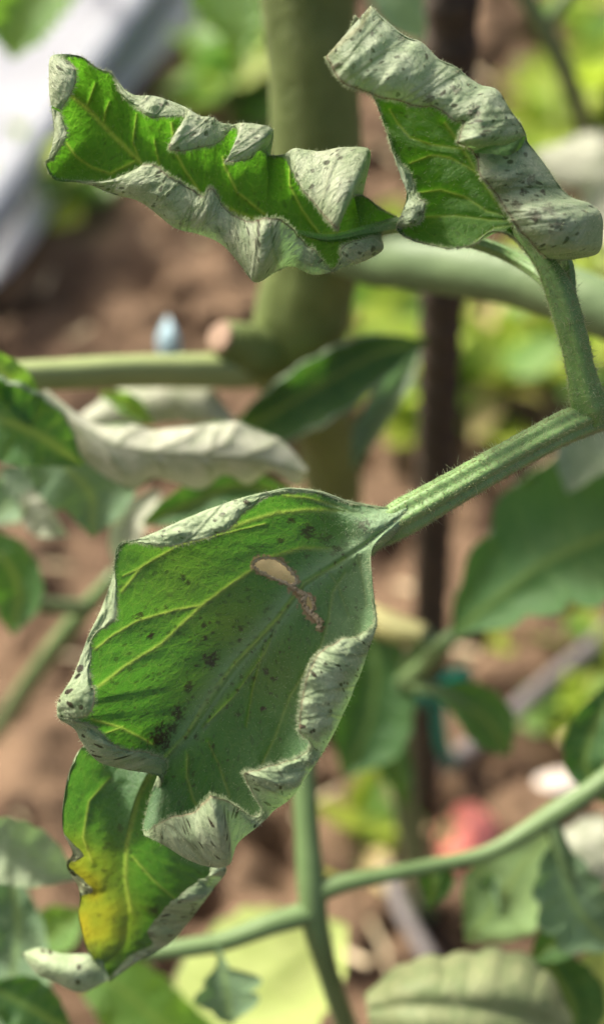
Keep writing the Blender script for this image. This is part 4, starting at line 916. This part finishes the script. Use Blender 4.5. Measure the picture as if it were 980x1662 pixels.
WL = [weed_leaf_mesh('weed_leaf', WM[0], .034, .0115, .006), weed_leaf_mesh('weed_leaf', WM[1], .034, .011, -.004), weed_leaf_mesh('weed_leaf', WM[2], .03, .006, -.006)]
def weed(px, py, label, n, size, kinds, rise=.03, group=None):
    c = P(px, py, ground_z(py)); c[2] = 0
    t = thing('weed', label, 'weed', c.tolist(), group)
    st = tube(np.stack([c + [0, 0, -.005], c + [.002, 0, rise * .6], c + [0, .002, rise * 1.2]]), np.array([.002, .0016, .0008]), 8, 10)
    make('stem', st[0], st[1], WM[1], t)
    for k in range(n):
        o = bpy.data.objects.new('leaf', WL[random.choice(kinds)]); COL.objects.link(o); o.parent = t
        h = rise * random.uniform(.2, 1.2); a = k * 2.4 + random.uniform(-.3, .3); s = size * random.uniform(.7, 1.25)
        o.location = (random.uniform(-.004, .004), random.uniform(-.004, .004), h)
        o.rotation_euler = (random.uniform(-.4, .4), random.uniform(-.7, .25), a); o.scale = (s, s, s)
    return t
G_ = 'yellow green weeds growing on the soil'
TXT = 'small yellow green weed growing among others in the blurred patch behind the stake'
for px, py in [(560, 440), (600, 470), (650, 500), (605, 520), (640, 560), (570, 500), (655, 620), (640, 680), (660, 720), (690, 650)]:
    weed(px, py, 'yellow green weed in the patch between the thick stem and the stake', 9, random.uniform(1.1, 1.5), [0, 0, 1], .04, 'weeds between the thick stem and the stake')
for px, py in [(800, 500), (850, 520), (900, 540), (940, 500), (790, 580), (830, 620), (880, 600), (930, 590), (800, 680), (850, 560), (960, 560), (775, 640), (870, 470), (950, 620)]:
    weed(px, py, 'yellow green weed in the patch right of the stake under the pale branch', 9, random.uniform(1.0, 1.5), [0, 0, 2, 1], .035, 'weeds right of the stake')
for px, py in [(930, 60), (970, 110), (960, 30), (985, 180), (900, 200), (880, 250), (840, 330), (940, 210)]:
    weed(px, py, 'yellow green weed at the top right behind the pale forked stem', 10, random.uniform(1.4, 2.0), [0, 0, 1], .05, 'weeds at the top right')
for px, py, wh in [(870, 1040, 'left one of the two'), (915, 1045, 'right one of the two')]:
    weed(px, py, wh + ' light green seedlings above the grey stick', 6, .85, [1, 0], .012, 'seedlings beside the grey stick')
for px, py in [(930, 1150), (900, 1165), (960, 1170), (975, 1090), (945, 1190)]:
    weed(px, py, 'light green seedling below the grey stick at the right edge', 6, .7, [0, 1], .014, 'seedlings below the grey stick')
weed(600, 1360, 'bright green and yellow weed on soil between the shoot and the stake', 8, .85, [1, 0], .02)
weed(590, 1390, 'yellowing weed on the soil just right of the lower shoot', 6, .8, [0, 2], .015)
for px, py in [(375, 90), (380, 150), (350, 170), (400, 60)]:
    weed(px, py, 'dull green weed in the shade behind the upper left leaf', 9, 1.6, [1, 1, 0], .05, 'weeds beside the white sheet')
for px, py in [(70, 380), (110, 350)]:
    weed(px, py, 'bright green grassy weed beside the foot of the white sheet', 7, 1.5, [1, 0], .05, 'weeds at the foot of the white sheet')
for px, py in [(400, 170), (385, 120), (345, 130), (370, 210)]:
    weed(px, py, 'dull green weed behind the upper left leaf', 9, 1.6, [1, 0], .05, 'weeds behind the upper left leaf')
